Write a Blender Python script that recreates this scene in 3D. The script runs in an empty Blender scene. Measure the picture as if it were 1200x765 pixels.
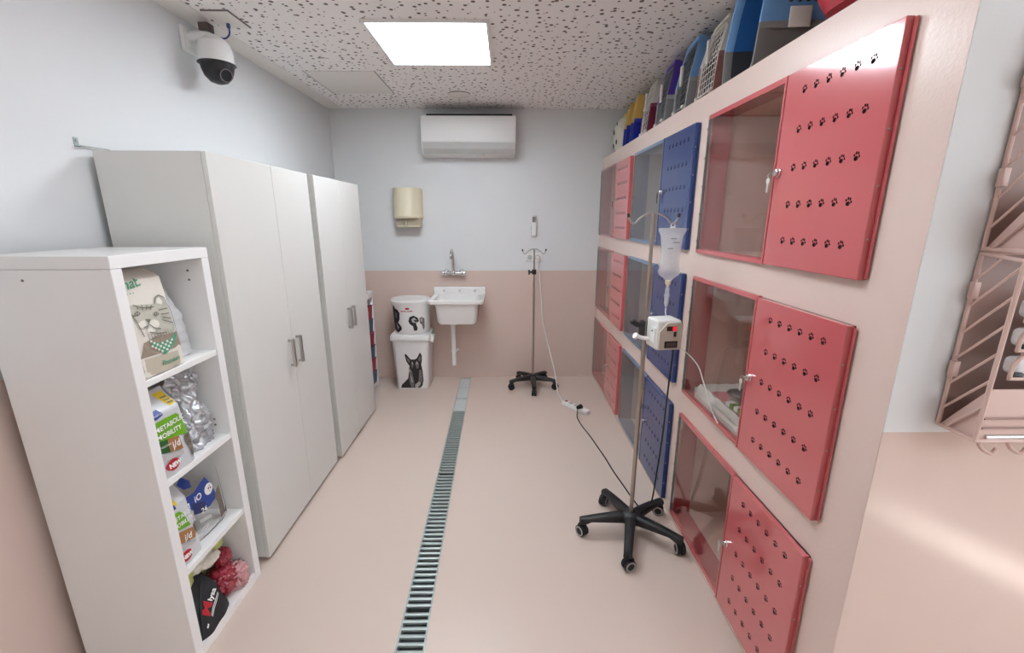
import bpy, bmesh, math, random
from mathutils import Vector, Matrix, noise
random.seed(7)
PI = math.pi
D = math.radians
scene = bpy.context.scene
COL = scene.collection

# ------------------------------------------------------------------ materials
def lin(c):
    def f(x):
        x /= 255.0
        return x / 12.92 if x <= 0.04045 else ((x + 0.055) / 1.055) ** 2.4
    return (f(c[0]), f(c[1]), f(c[2]), 1.0)

def M(name, rgb, rough=0.5, metal=0.0, var=0.03, scale=6.0, bump=0.0, bscale=60.0, coat=0.0, spec=0.5, trans=0.0, alpha=1.0):
    m = bpy.data.materials.new(name); m.use_nodes = True
    nt = m.node_tree; b = nt.nodes['Principled BSDF']
    c = lin(rgb)
    tc = nt.nodes.new('ShaderNodeTexCoord')
    nz = nt.nodes.new('ShaderNodeTexNoise'); nz.inputs['Scale'].default_value = scale; nz.inputs['Detail'].default_value = 3
    nt.links.new(tc.outputs['Object'], nz.inputs['Vector'])
    mx = nt.nodes.new('ShaderNodeMix'); mx.data_type = 'RGBA'
    mx.inputs['A'].default_value = tuple(max(0, v * (1 - var)) for v in c[:3]) + (1,)
    mx.inputs['B'].default_value = tuple(min(1, v * (1 + var)) for v in c[:3]) + (1,)
    nt.links.new(nz.outputs['Fac'], mx.inputs['Factor'])
    nt.links.new(mx.outputs['Result'], b.inputs['Base Color'])
    b.inputs['Roughness'].default_value = rough
    b.inputs['Metallic'].default_value = metal
    b.inputs['Specular IOR Level'].default_value = spec
    b.inputs['Coat Weight'].default_value = coat
    b.inputs['Coat Roughness'].default_value = 0.08
    b.inputs['Transmission Weight'].default_value = trans
    b.inputs['Alpha'].default_value = alpha
    if bump > 0:
        n2 = nt.nodes.new('ShaderNodeTexNoise'); n2.inputs['Scale'].default_value = bscale; n2.inputs['Detail'].default_value = 4
        nt.links.new(tc.outputs['Object'], n2.inputs['Vector'])
        bp = nt.nodes.new('ShaderNodeBump'); bp.inputs['Strength'].default_value = bump; bp.inputs['Distance'].default_value = 0.004
        nt.links.new(n2.outputs['Fac'], bp.inputs['Height'])
        nt.links.new(bp.outputs['Normal'], b.inputs['Normal'])
    return m

def emit(name, rgb, s):
    m = bpy.data.materials.new(name); m.use_nodes = True
    nt = m.node_tree; b = nt.nodes['Principled BSDF']
    b.inputs['Base Color'].default_value = lin(rgb)
    b.inputs['Emission Color'].default_value = lin(rgb)
    b.inputs['Emission Strength'].default_value = s
    return m

def glass_sheet(name, tint, ior=1.5, rough=0.0):
    # thin clear sheet: fresnel reflection over straight transmission
    m = bpy.data.materials.new(name); m.use_nodes = True
    nt = m.node_tree; nt.nodes.clear()
    o = nt.nodes.new('ShaderNodeOutputMaterial'); mix = nt.nodes.new('ShaderNodeMixShader')
    fr = nt.nodes.new('ShaderNodeFresnel')
    ge = nt.nodes.new('ShaderNodeNewGeometry'); im = nt.nodes.new('ShaderNodeMix')      # same reflectance on both faces of the sheet
    im.inputs['A'].default_value = ior; im.inputs['B'].default_value = 1.0 / ior
    nt.links.new(ge.outputs['Backfacing'], im.inputs['Factor']); nt.links.new(im.outputs['Result'], fr.inputs['IOR'])
    t = nt.nodes.new('ShaderNodeBsdfTransparent'); t.inputs['Color'].default_value = lin(tint)
    g = nt.nodes.new('ShaderNodeBsdfGlossy'); g.inputs['Roughness'].default_value = rough
    nt.links.new(fr.outputs['Fac'], mix.inputs['Fac'])
    nt.links.new(t.outputs['BSDF'], mix.inputs[1]); nt.links.new(g.outputs['BSDF'], mix.inputs[2])
    nt.links.new(mix.outputs['Shader'], o.inputs['Surface'])
    return m

def film(name, rgb, milk):
    # thin milky plastic film: part see-through, part scattering, with a soft sheen
    m = bpy.data.materials.new(name); m.use_nodes = True
    nt = m.node_tree; nt.nodes.clear(); N = nt.nodes.new
    o = N('ShaderNodeOutputMaterial'); a = N('ShaderNodeMixShader'); b = N('ShaderNodeMixShader'); c = N('ShaderNodeMixShader')
    t = N('ShaderNodeBsdfTransparent'); d = N('ShaderNodeBsdfDiffuse'); tl = N('ShaderNodeBsdfTranslucent'); g = N('ShaderNodeBsdfGlossy')
    for q in (d, tl): q.inputs['Color'].default_value = lin(rgb)
    g.inputs['Roughness'].default_value = .12
    nz = N('ShaderNodeTexNoise'); nz.inputs['Scale'].default_value = 40
    mr = N('ShaderNodeMapRange'); mr.inputs['To Min'].default_value = milk * .75; mr.inputs['To Max'].default_value = min(1, milk * 1.25)
    nt.links.new(nz.outputs['Fac'], mr.inputs['Value'])
    a.inputs['Fac'].default_value = .5; nt.links.new(d.outputs[0], a.inputs[1]); nt.links.new(tl.outputs[0], a.inputs[2])
    nt.links.new(mr.outputs['Result'], b.inputs['Fac']); nt.links.new(t.outputs[0], b.inputs[1]); nt.links.new(a.outputs[0], b.inputs[2])
    c.inputs['Fac'].default_value = .05; nt.links.new(b.outputs[0], c.inputs[1]); nt.links.new(g.outputs[0], c.inputs[2])
    nt.links.new(c.outputs[0], o.inputs['Surface'])
    return m

def ceiling_material():
    m = M('perforated_ceiling_board', (250, 246, 243), 0.9, var=0.01)
    nt = m.node_tree; b = nt.nodes['Principled BSDF']
    base = b.inputs['Base Color'].links[0].from_socket
    tc = nt.nodes.new('ShaderNodeTexCoord')
    prev = None
    for (sc, lo, hi, off) in ((17.0, 0.05, 0.175, 0.0), (13.0, 0.02, 0.145, 3.37)):
        mp = nt.nodes.new('ShaderNodeMapping'); mp.inputs['Location'].default_value = (off, off * 0.7, 0)
        nt.links.new(tc.outputs['Object'], mp.inputs['Vector'])
        v = nt.nodes.new('ShaderNodeTexVoronoi'); v.voronoi_dimensions = '2D'; v.inputs['Scale'].default_value = sc
        v.inputs['Randomness'].default_value = 0.85
        nt.links.new(mp.outputs['Vector'], v.inputs['Vector'])
        sep = nt.nodes.new('ShaderNodeSeparateColor'); nt.links.new(v.outputs['Color'], sep.inputs['Color'])
        mr = nt.nodes.new('ShaderNodeMapRange'); mr.inputs['To Min'].default_value = lo; mr.inputs['To Max'].default_value = hi
        nt.links.new(sep.outputs['Red'], mr.inputs['Value'])
        lt = nt.nodes.new('ShaderNodeMath'); lt.operation = 'LESS_THAN'
        nt.links.new(v.outputs['Distance'], lt.inputs[0]); nt.links.new(mr.outputs['Result'], lt.inputs[1])
        if prev is None: prev = lt.outputs[0]
        else:
            mxm = nt.nodes.new('ShaderNodeMath'); mxm.operation = 'MAXIMUM'
            nt.links.new(prev, mxm.inputs[0]); nt.links.new(lt.outputs[0], mxm.inputs[1]); prev = mxm.outputs[0]
    mx = nt.nodes.new('ShaderNodeMix'); mx.data_type = 'RGBA'
    nt.links.new(prev, mx.inputs['Factor']); nt.links.new(base, mx.inputs['A'])
    mx.inputs['B'].default_value = lin((118, 110, 107))
    nt.links.new(mx.outputs['Result'], b.inputs['Base Color'])
    return m

PINK = (222, 196, 184)
MAT = dict(
    white_wall=M('white_wall_paint', (226, 228, 229), 0.6, bump=0.05, bscale=180, var=0.012),
    pink_wall=M('pink_wall_paint', (220, 198, 187), 0.17, bump=0.03, bscale=140, var=0.015),
    pink_floor=M('pink_floor_resin', (214, 196, 184), 0.30, bump=0.03, bscale=90, var=0.02, scale=2.5),
    ledge=M('pink_masonry_paint', (222, 200, 190), 0.24, bump=0.12, bscale=120, var=0.015),
    niche=M('pink_niche_paint', (226, 192, 176), 0.5, var=0.02),
    niche_blue=M('grey_niche_paint', (196, 198, 198), 0.5, var=0.02),
    ceiling=ceiling_material(),
    plain_ceiling=M('plain_ceiling_board', (238, 234, 228), 0.8, var=0.01),
    white_lam=M('white_laminate', (219, 218, 213), 0.38, var=0.012),
    white_gloss=M('white_shelf_foil', (240, 239, 237), 0.3, var=0.01),
    dark_gap=M('dark_gap', (62, 56, 52), 0.8),
    hole=M('screw_hole_grey', (120, 116, 112), 0.5),
    steel=M('brushed_steel', (190, 188, 184), 0.28, 1.0, var=0.05),
    pole=M('satin_steel_pole', (176, 168, 158), 0.34, 0.9, var=0.04),
    chrome=M('chrome', (214, 214, 214), 0.12, 1.0, var=0.02),
    galv=M('galvanised_steel', (168, 178, 176), 0.4, 0.45, var=0.14, scale=30),
    zinc=M('bright_zinc_plate', (206, 214, 214), 0.45, 0.2, var=0.08, scale=25),
    drain_dark=M('drain_bottom', (34, 38, 38), 0.7),
    red=M('red_enamel', (200, 98, 102), 0.16, coat=0.8, var=0.02),
    blue=M('blue_enamel', (36, 62, 116), 0.2, coat=0.35, var=0.02),
    bluegrey=M('blue_grey_enamel', (112, 132, 158), 0.35, var=0.02),
    paw=M('paw_cutout_dark', (44, 14, 20), 0.7),  # shade inside the punched holes, put into the pocket colour
    paw_b=M('paw_cutout_navy', (18, 24, 48), 0.7),  # same hole shade in navy, for the blue doors
    glass=glass_sheet('clear_acrylic', (251, 249, 248), 1.6),
    hinge=M('hinge_steel', (150, 146, 140), 0.4, 0.6),
    black=M('black_plastic', (30, 30, 32), 0.42, bump=0.1, bscale=200, var=0.1),
    rubber=M('black_rubber', (24, 24, 26), 0.6),
    grey_ring=M('grey_wheel_ring', (176, 176, 178), 0.45),
    plastic=M('white_plastic', (238, 238, 236), 0.35, var=0.01),
    ceramic=M('white_ceramic', (246, 245, 243), 0.12, coat=0.4, var=0.005),
    cream=M('cream_plastic', (226, 216, 188), 0.4, var=0.02),
    cream_dark=M('greyed_cream_plastic', (190, 180, 158), 0.45, var=0.02),  # greyer, darker cream for the dispenser mechanism
    beige_pump=M('beige_plastic', (196, 186, 172), 0.4, var=0.02),
    pump_white=M('pump_white_plastic', (226, 226, 222), 0.4, var=0.02),
    lcd=M('grey_display', (52, 46, 42), 0.25),
    led=emit('red_display', (215, 30, 44), 0.9),
    red_plain=M('red_plastic', (172, 42, 54), 0.35),
    lamp=emit('lamp_diffuser', (240, 248, 255), 21.5),
    frame_white=M('lamp_frame_white', (240, 238, 235), 0.4),
    vent_dark=M('dark_vent', (44, 42, 40), 0.7),
    lightgrey=M('light_grey_plastic', (188, 188, 186), 0.4),
    ink=M('black_ink', (38, 36, 36), 0.5, var=0.3, scale=60),
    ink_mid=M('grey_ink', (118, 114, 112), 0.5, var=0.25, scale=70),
    ink_light=M('pale_grey_ink', (186, 184, 182), 0.5, var=0.15, scale=70),
    ink_red=M('red_ink', (186, 30, 44), 0.45),
    bag_paper=M('white_paper_bag', (224, 219, 208), 0.45, bump=0.25, bscale=22, var=0.02),
    bag_white=M('white_foil_bag', (206, 207, 208), 0.3, bump=0.3, bscale=25, var=0.02),
    bag_silver=M('crumpled_silver_bag', (190, 192, 195), 0.25, 0.5, bump=0.6, bscale=40, var=0.25, scale=18),
    cat_line=M('cat_drawing_line', (116, 116, 104), 0.5),
    cat_fill=M('cat_drawing_fill', (194, 191, 177), 0.5, var=0.16, scale=80),
    cat_body=M('cat_drawing_body', (152, 138, 122), 0.5, var=0.2, scale=90),
    cat_pale=M('cat_drawing_pale', (228, 225, 214), 0.5, var=0.04),
    band=M('kraft_band', (190, 180, 162), 0.5, var=0.04),
    teal_txt=M('teal_ink', (86, 152, 122), 0.5),
    lime=M('lime_label', (112, 172, 34), 0.45, var=0.05),
    dgreen=M('dark_green_label', (44, 92, 44), 0.45),
    brown=M('brown_label', (166, 116, 72), 0.45, var=0.08),
    yellow=M('yellow_label', (238, 204, 46), 0.45),
    royal=M('blue_label', (40, 70, 148), 0.42, var=0.05),
    navy=M('navy_label', (30, 42, 92), 0.42, var=0.05),
    fur=M('printed_fur', (116, 104, 92), 0.5, var=0.4, scale=120),
    white_txt=M('white_ink', (244, 244, 242), 0.45),
    fleece=M('green_white_fleece', (196, 202, 128), 0.85, bump=0.5, bscale=60, var=0.1),
    fleece_w=M('white_fleece', (232, 228, 214), 0.85, bump=0.5, bscale=60, var=0.05),
    redbag=M('red_crinkled_plastic', (158, 48, 62), 0.2, bump=1.0, bscale=45, var=0.6, scale=45, coat=0.6),
    pinkbag=M('clear_pink_plastic', (206, 150, 152), 0.18, bump=1.0, bscale=40, var=0.2, scale=25, coat=0.7),
    pouch=M('black_nylon', (34, 35, 38), 0.62, bump=0.5, bscale=140, var=0.15),
    c_blue=M('sky_blue_plastic', (122, 174, 228), 0.38, var=0.02),
    c_bluein=M('blue_plastic', (48, 104, 172), 0.38, var=0.02),
    c_grey=M('warm_grey_plastic', (126, 126, 123), 0.42, var=0.03),
    c_lgrey=M('pale_grey_plastic', (150, 152, 152), 0.4, var=0.03),
    c_white=M('ivory_plastic', (222, 216, 206), 0.4, var=0.02),
    c_brown=M('dusty_rose_plastic', (150, 104, 98), 0.42, var=0.03),
    c_maroon=M('maroon_plastic', (122, 42, 66), 0.4, var=0.03),
    c_purple=M('purple_plastic', (98, 70, 176), 0.38, var=0.03),
    c_yellow=M('straw_yellow_plastic', (222, 182, 96), 0.4, var=0.03),
    c_navy=M('cobalt_plastic', (26, 44, 150), 0.35, var=0.04),
    c_dark=M('carrier_inside_dark', (58, 60, 64), 0.6),
    wire_dark=M('steel_wire', (120, 122, 124), 0.35, 0.6),
    wire=M('white_coated_wire', (226, 222, 216), 0.35),
    rack=M('pale_pink_metal', (216, 186, 176), 0.32, var=0.015),
    rack_dark=M('shaded_pink_metal', (156, 126, 116), 0.4, var=0.03),  # rack pink with the shade at its back put into the colour
    paper=M('white_linen', (232, 230, 230), 0.7, bump=0.2, bscale=50),
    bin_red=M('crimson_bin_plastic', (176, 44, 66), 0.35, var=0.04),
    bin_blue=M('slate_blue_bin_plastic', (74, 104, 130), 0.35, var=0.04),
    brown_box=M('dark_brown_plastic', (84, 70, 66), 0.5),
    cable_blue=M('blue_cable', (36, 62, 130), 0.45),
    fluid=film('iv_film', (246, 248, 250), .36),
    fluid_in=film('saline_haze', (246, 248, 250), .42),
    nickel=M('nickel_key', (214, 210, 202), 0.35, 0.25, var=0.02),
    bedding=M('white_bed_cloth', (232, 232, 228), 0.8, bump=0.4, bscale=50),
    pink_pad=M('pink_pad', (200, 120, 128), 0.7),
    leaf=M('green_print', (96, 150, 60), 0.6, var=0.4, scale=60),
)

# ------------------------------------------------------------------ mesh builder
class MB:
    def __init__(self): self.bm = bmesh.new(); self.mi = 0
    def add(self, o, mat=None):
        m = {}
        for v in o.verts: m[v.index] = self.bm.verts.new(mat @ v.co if mat else v.co)
        for f in o.faces:
            try: nf = self.bm.faces.new([m[v.index] for v in f.verts]); nf.material_index = self.mi
            except ValueError: pass
        o.free(); return self
    def box(self, x0, x1, y0, y1, z0, z1, bev=0.0, seg=2, mat=None):
        b = bmesh.new(); bmesh.ops.create_cube(b, size=1)
        for v in b.verts:
            v.co = Vector(((x0 + x1) / 2 + v.co.x * (x1 - x0), (y0 + y1) / 2 + v.co.y * (y1 - y0), (z0 + z1) / 2 + v.co.z * (z1 - z0)))
        if bev > 0: bmesh.ops.bevel(b, geom=b.edges[:], offset=bev, segments=seg, profile=0.5, affect='EDGES')
        b.verts.index_update(); return self.add(b, mat)
    def quad(self, *pts):
        f = self.bm.faces.new([self.bm.verts.new(p) for p in pts]); f.material_index = self.mi; return self
    def rings(self, rings, cap=True, closed=True):
        L = [[self.bm.verts.new(p) for p in r] for r in rings]
        n = len(L[0])
        for a, b in zip(L, L[1:]):
            for i in range(n if closed else n - 1):
                f = self.bm.faces.new((a[i], a[(i + 1) % n], b[(i + 1) % n], b[i])); f.material_index = self.mi
        if cap:
            for r in ((L[0][::-1]), L[-1]):
                try: f = self.bm.faces.new(r); f.material_index = self.mi
                except ValueError: pass
        return self
    def cyl(self, p0, p1, r0, r1=None, seg=20, cap=True):
        p0, p1 = Vector(p0), Vector(p1); r1 = r0 if r1 is None else r1
        d = (p1 - p0).normalized(); u = d.orthogonal().normalized(); w = d.cross(u)
        rr = []
        for p, r in ((p0, r0), (p1, r1)):
            rr.append([p + u * math.cos(2 * PI * i / seg) * r + w * math.sin(2 * PI * i / seg) * r for i in range(seg)])
        return self.rings(rr, cap)
    def lathe(self, prof, c=(0, 0, 0), axis=(0, 0, 1), seg=28, cap=True):
        c = Vector(c); d = Vector(axis).normalized(); u = d.orthogonal().normalized(); w = d.cross(u)
        return self.rings([[c + d * h + (u * math.cos(2 * PI * i / seg) + w * math.sin(2 * PI * i / seg)) * max(r, 1e-4) for i in range(seg)] for r, h in prof], cap)
    def tube(self, pts, r, seg=10, smooth=6):
        P = [Vector(p) for p in pts]
        if smooth > 1 and len(P) > 2:
            Q = []
            for i in range(len(P) - 1):
                a = P[max(i - 1, 0)]; b = P[i]; c = P[i + 1]; d = P[min(i + 2, len(P) - 1)]
                for k in range(smooth):
                    t = k / smooth
                    Q.append(0.5 * ((2 * b) + (c - a) * t + (2 * a - 5 * b + 4 * c - d) * t * t + (3 * b - a - 3 * c + d) * t ** 3))
            Q.append(P[-1]); P = Q
        up = None; rr = []
        for i, p in enumerate(P):
            d = (P[min(i + 1, len(P) - 1)] - P[max(i - 1, 0)]).normalized()
            if up is None: up = d.orthogonal().normalized()
            up = (up - d * up.dot(d)).normalized(); w = d.cross(up)
            rad = r(i / (len(P) - 1)) if callable(r) else r
            rr.append([p + (up * math.cos(2 * PI * k / seg) + w * math.sin(2 * PI * k / seg)) * rad for k in range(seg)])
        return self.rings(rr)
    def sphere(self, c, r, sc=(1, 1, 1), seg=20):
        b = bmesh.new(); bmesh.ops.create_uvsphere(b, u_segments=seg, v_segments=seg // 2, radius=r)
        for v in b.verts: v.co = Vector((v.co.x * sc[0] + c[0], v.co.y * sc[1] + c[1], v.co.z * sc[2] + c[2]))
        b.verts.index_update(); return self.add(b)
    def poly(self, pts2, fn, depth=None, cuts=0):
        # flat polygon given in 2-D, mapped through fn(a, b) -> 3-D
        b = bmesh.new(); f = b.faces.new([b.verts.new((p[0], p[1], 0)) for p in pts2])
        bmesh.ops.triangulate(b, faces=b.faces[:])
        if cuts: bmesh.ops.subdivide_edges(b, edges=b.edges[:], cuts=cuts, use_grid_fill=True)
        for v in b.verts: v.co = Vector(fn(v.co.x, v.co.y))
        b.verts.index_update(); return self.add(b)
    def extr(self, pts2, fn0, fn1):
        return self.rings([[Vector(fn0(*p)) for p in pts2], [Vector(fn1(*p)) for p in pts2]])
    def text(self, s, size, fn, align='LEFT', shear=0.0, bold=0.0):
        cu = bpy.data.curves.new('txt', 'FONT'); cu.body = s; cu.size = size; cu.align_x = align; cu.shear = shear
        cu.offset = bold; cu.resolution_u = 3
        ob = bpy.data.objects.new('txt', cu); COL.objects.link(ob)
        dg = bpy.context.evaluated_depsgraph_get(); dg.update()
        me = bpy.data.meshes.new_from_object(ob.evaluated_get(dg))
        b = bmesh.new(); b.from_mesh(me)
        for v in b.verts: v.co = Vector(fn(v.co.x, v.co.y))
        b.verts.index_update(); self.add(b)
        bpy.data.objects.remove(ob); bpy.data.curves.remove(cu); bpy.data.meshes.remove(me)
        return self
    def build(self, name, mats, parent=None, smooth=True, loc=None, recalc=True, ang=35):
        me = bpy.data.meshes.new(name)
        if recalc: bmesh.ops.recalc_face_normals(self.bm, faces=self.bm.faces[:])
        self.bm.to_mesh(me); self.bm.free()
        for m in (mats if isinstance(mats, (list, tuple)) else [mats]): me.materials.append(m)
        if smooth:
            for p in me.polygons: p.use_smooth = True
            me.set_sharp_from_angle(angle=D(ang))
        o = bpy.data.objects.new(name, me); COL.objects.link(o)
        if parent is not None: o.parent = parent
        if loc is not None: o.location = loc
        return o

def tag(o, label, cat, group=None, kind=None):
    o['label'] = label; o['category'] = cat
    if group: o['group'] = group
    if kind: o['kind'] = kind
    return o
def thing(name, label, cat, loc=(0, 0, 0), rz=0.0, group=None):
    o = bpy.data.objects.new(name, None); COL.objects.link(o)
    o.empty_display_size = 0.05
    o.location = loc; o.rotation_euler = (0, 0, rz)
    return tag(o, label, cat, group)
def pieces(name, mat, parent, fns, **kw):      # every fn fills a builder of its own: one part per piece
    for fn in fns:
        m_ = MB(); fn(m_); m_.build(name, mat, parent, **kw)
def struct(o, label=None, cat=None):
    o['kind'] = 'structure'
    o['label'] = label or o.name.replace('_', ' ')
    o['category'] = cat or o.name.split('_')[0]
    return o
def dup(root, loc, label, group=None):
    r = root.copy(); COL.objects.link(r); r.location = loc; r['label'] = label
    if group: r['group'] = group
    def kids(src, dst):
        for ch in list(src.children):
            c = ch.copy(); COL.objects.link(c); c.parent = dst; kids(ch, c)
    kids(root, r); return r

# ------------------------------------------------------------------ room shell
XL, XK, YB, ZC, ZD = -1.60, 0.897, 4.267, 2.56, 1.104     # left wall, kennel face, back wall, ceiling, paint line
YN, ZK, XR, XF, YF = 0.935, 2.14, 1.56, 3.2, -2.6         # stub wall, kennel top, wall behind kennels, far right, behind the camera

f = MB()
dx0, dx1 = -0.432, -0.320      # drain slot
DY0, DY1 = -1.5, 4.24
f.quad((XL, YF, 0), (dx0 - .05, YF, 0), (dx0 - .05, YB, 0), (XL, YB, 0))
f.bm.free(); f = MB()
# floor with the long drain slot left open (the drain runs very slightly skew to the walls)
def drx(y, side):      # drain edge x at y
    a = -0.432 if side < 0 else -0.319
    b = -0.480 if side < 0 else -0.375
    return a + (b - a) * (y - 1.302) / (4.223 - 1.302)
yd0, yd1 = DY0, 4.225
f.quad((XL, YF, 0), (drx(yd0, -1), YF, 0), (drx(yd0, -1), yd0, 0), (XL, yd0, 0))
f.quad((drx(yd0, -1), YF, 0), (drx(yd0, 1), YF, 0), (drx(yd0, 1), yd0, 0), (drx(yd0, -1), yd0, 0))
f.quad((drx(yd0, 1), YF, 0), (XF, YF, 0), (XF, yd0, 0), (drx(yd0, 1), yd0, 0))
f.quad((XL, yd0, 0), (drx(yd0, -1), yd0, 0), (drx(yd1, -1), yd1, 0), (XL, yd1, 0))
f.quad((drx(yd0, 1), yd0, 0), (XF, yd0, 0), (XF, yd1, 0), (drx(yd1, 1), yd1, 0))
f.quad((XL, yd1, 0), (drx(yd1, -1), yd1, 0), (drx(yd1, -1), YB, 0), (XL, YB, 0))
f.quad((drx(yd1, -1), yd1, 0), (drx(yd1, 1), yd1, 0), (drx(yd1, 1), YB, 0), (drx(yd1, -1), YB, 0))
f.quad((drx(yd1, 1), yd1, 0), (XF, yd1, 0), (XF, YB, 0), (drx(yd1, 1), YB, 0))
bmesh.ops.remove_doubles(f.bm, verts=f.bm.verts[:], dist=1e-4)
struct(f.build('floor', MAT['pink_floor'], smooth=False), 'pale pink resin floor with a drain slot', 'floor')

def wall2(name, a, b, label):      # a, b floor corners; pink below the paint line
    w = MB(); w.mi = 1
    w.quad((a[0], a[1], 0), (b[0], b[1], 0), (b[0], b[1], ZD), (a[0], a[1], ZD)); w.mi = 0
    w.quad((a[0], a[1], ZD), (b[0], b[1], ZD), (b[0], b[1], ZC), (a[0], a[1], ZC))
    return struct(w.build(name, [MAT['white_wall'], MAT['pink_wall']], smooth=False, recalc=False), label, 'wall')
wall2('wall_left', (XL, YF), (XL, YB), 'white left wall with pink lower half')
wall2('wall_back', (XL, YB), (XR, YB), 'white back wall with pink lower half')
w = MB(); w.mi = 1
w.box(XK + .001, XF, YN, YN + .09, 0, ZD); w.mi = 0
w.box(XK + .001, XF, YN, YN + .09, ZD, ZC)
struct(w.build('wall_near_right', [MAT['white_wall'], MAT['pink_wall']], smooth=False), 'short white and pink wall facing the camera right of the kennels', 'wall')
w = MB(); w.quad((XR, YN + .09, ZK), (XR, YB, ZK), (XR, YB, ZC), (XR, YN + .09, ZC))
struct(w.build('wall_right_upper', MAT['white_wall'], smooth=False), 'white wall above and behind the kennel ledge', 'wall')
# far right wall of the near room, with a wide window; wall behind the camera with a slit added for a sun streak
def pierced(name, fn, a0, a1, hole, label):
    h0, h1, g0, g1 = hole; w = MB()
    def q(x0, x1, z0, z1):
        if x1 - x0 < 1e-4 or z1 - z0 < 1e-4: return
        zz = sorted({z0, z1, *([ZD] if z0 < ZD < z1 else [])})
        for c0, c1 in zip(zz, zz[1:]):
            w.mi = 1 if c1 <= ZD else 0; w.quad(fn(x0, c0), fn(x1, c0), fn(x1, c1), fn(x0, c1))
    q(a0, a1, 0, g0); q(a0, h0, g0, g1); q(h1, a1, g0, g1); q(a0, a1, g1, ZC)
    return struct(w.build(name, [MAT['white_wall'], MAT['pink_wall']], smooth=False), label, 'wall')
W1 = (-2.3, 0.6, 0.5, 2.4)
pierced('wall_far_right', lambda a, z: (XF, a, z), YF, YN, W1, 'wall with a wide window at the far right of the near room')
SUN_SLIT = (0.86, 1.05, 1.82, 2.30)  # opening added to shape a sun streak on the near room floor
pierced('wall_front', lambda a, z: (a, YF, z), XL, XF, SUN_SLIT, 'wall behind the camera with an added slit passing a sun streak')
w = MB(); y0, y1, z0, z1 = W1
for (a, b, c_, d_) in ((y0, y1, z0, z0 + .06), (y0, y1, z1 - .06, z1), (y0, y0 + .06, z0 + .06, z1 - .06), (y1 - .06, y1, z0 + .06, z1 - .06), (-.88, -.82, z0 + .06, z1 - .06)):
    w.box(XF - .02, XF + .05, a, b, c_, d_, .004)
wn = struct(w.build('window_1', MAT['plastic']), 'wide white framed window of the near room', 'window')
w = MB(); w.box(XF + .01, XF + .016, y0 + .05, y1 - .05, z0 + .05, z1 - .05); w.build('window_pane', MAT['glass'], wn, smooth=False)

# ceiling: perforated field plus the plain strip along the left wall
XS = -1.475
c = MB(); c.quad((XS, YF, ZC), (XF, YF, ZC), (XF, YB, ZC), (XS, YB, ZC))
struct(c.build('ceiling', MAT['ceiling'], smooth=False), 'white ceiling board with irregular round perforations', 'ceiling')
c = MB(); c.box(XL, XS, YF, YB, ZC - .004, ZC + .03)
struct(c.build('trim_1', MAT['plain_ceiling'], smooth=False), 'plain white strip between ceiling and left wall', 'trim')

# ------------------------------------------------------------------ kennel wall (masonry with nine niches)
COLS = [(1.07, 2.035), (2.155, 3.165), (3.24, 4.25)]
ROWS = [(1.450, 2.030), (0.752, 1.332), (0.050, 0.630)]
ND = 0.58
k = MB()
ys = sorted({YN, YB, *[v for c_ in COLS for v in c_]}); zs = sorted({0, ZK, *[v for r_ in ROWS for v in r_]})
for i in range(len(ys) - 1):
    for j in range(len(zs) - 1):
        if (ys[i], ys[i + 1]) in COLS and (zs[j], zs[j + 1]) in ROWS: continue
        k.quad((XK, ys[i], zs[j]), (XK, ys[i], zs[j + 1]), (XK, ys[i + 1], zs[j + 1]), (XK, ys[i + 1], zs[j]))
k.quad((XK, YN, ZK), (XR, YN, ZK), (XR, YB, ZK), (XK, YB, ZK))
for ci, (y0, y1) in enumerate(COLS):
    k.mi = 2 if ci == 1 else 1
    for (z0, z1) in ROWS:
        x0, x1 = XK, XK + ND
        k.quad((x0, y0, z0), (x1, y0, z0), (x1, y0, z1), (x0, y0, z1)); k.quad((x0, y1, z0), (x1, y1, z0), (x1, y1, z1), (x0, y1, z1))
        k.quad((x0, y0, z0), (x1, y0, z0), (x1, y1, z0), (x0, y1, z0)); k.quad((x0, y0, z1), (x1, y0, z1), (x1, y1, z1), (x0, y1, z1))
        k.quad((x1, y0, z0), (x1, y1, z0), (x1, y1, z1), (x1, y0, z1))
bmesh.ops.remove_doubles(k.bm, verts=k.bm.verts[:], dist=1e-5)
struct(k.build('wall_right', [MAT['ledge'], MAT['niche'], MAT['niche_blue']], smooth=False), 'pink masonry wall holding nine kennels', 'wall')

# paw-punched door, 0.41 x 0.58, thickness 0.02 (local: x outwards is -x, y along the wall, z up)
DW, DH, DT = 0.41, 0.58, 0.02
def paw_cutter():
    m = MB()
    for r in range(5):
        for cidx in range(6):
            cy = 0.073 + cidx * 0.0495; cz = DH - 0.062 - r * 0.109
            a = D(-14)
            for (oy, oz, ry, rz_) in ((0, -0.0045, 0.0062, 0.0052), (-0.0088, 0.0022, 0.0023, 0.0033), (-0.0034, 0.0082, 0.0024, 0.0036), (0.0034, 0.0082, 0.0024, 0.0036), (0.0088, 0.0022, 0.0023, 0.0033)):
                yy = cy + oy * math.cos(a) - oz * math.sin(a) * -1; zz = cz + oz * math.cos(a) - oy * math.sin(a)
                n = 12
                ring = [(yy + ry * 1.15 * math.cos(2 * PI * q / n), zz + rz_ * 1.15 * math.sin(2 * PI * q / n)) for q in range(n)]
                m.extr(ring, lambda y, z: (-DT - 0.004, y, z), lambda y, z: (-DT + 0.004, y, z))
    return m
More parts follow.
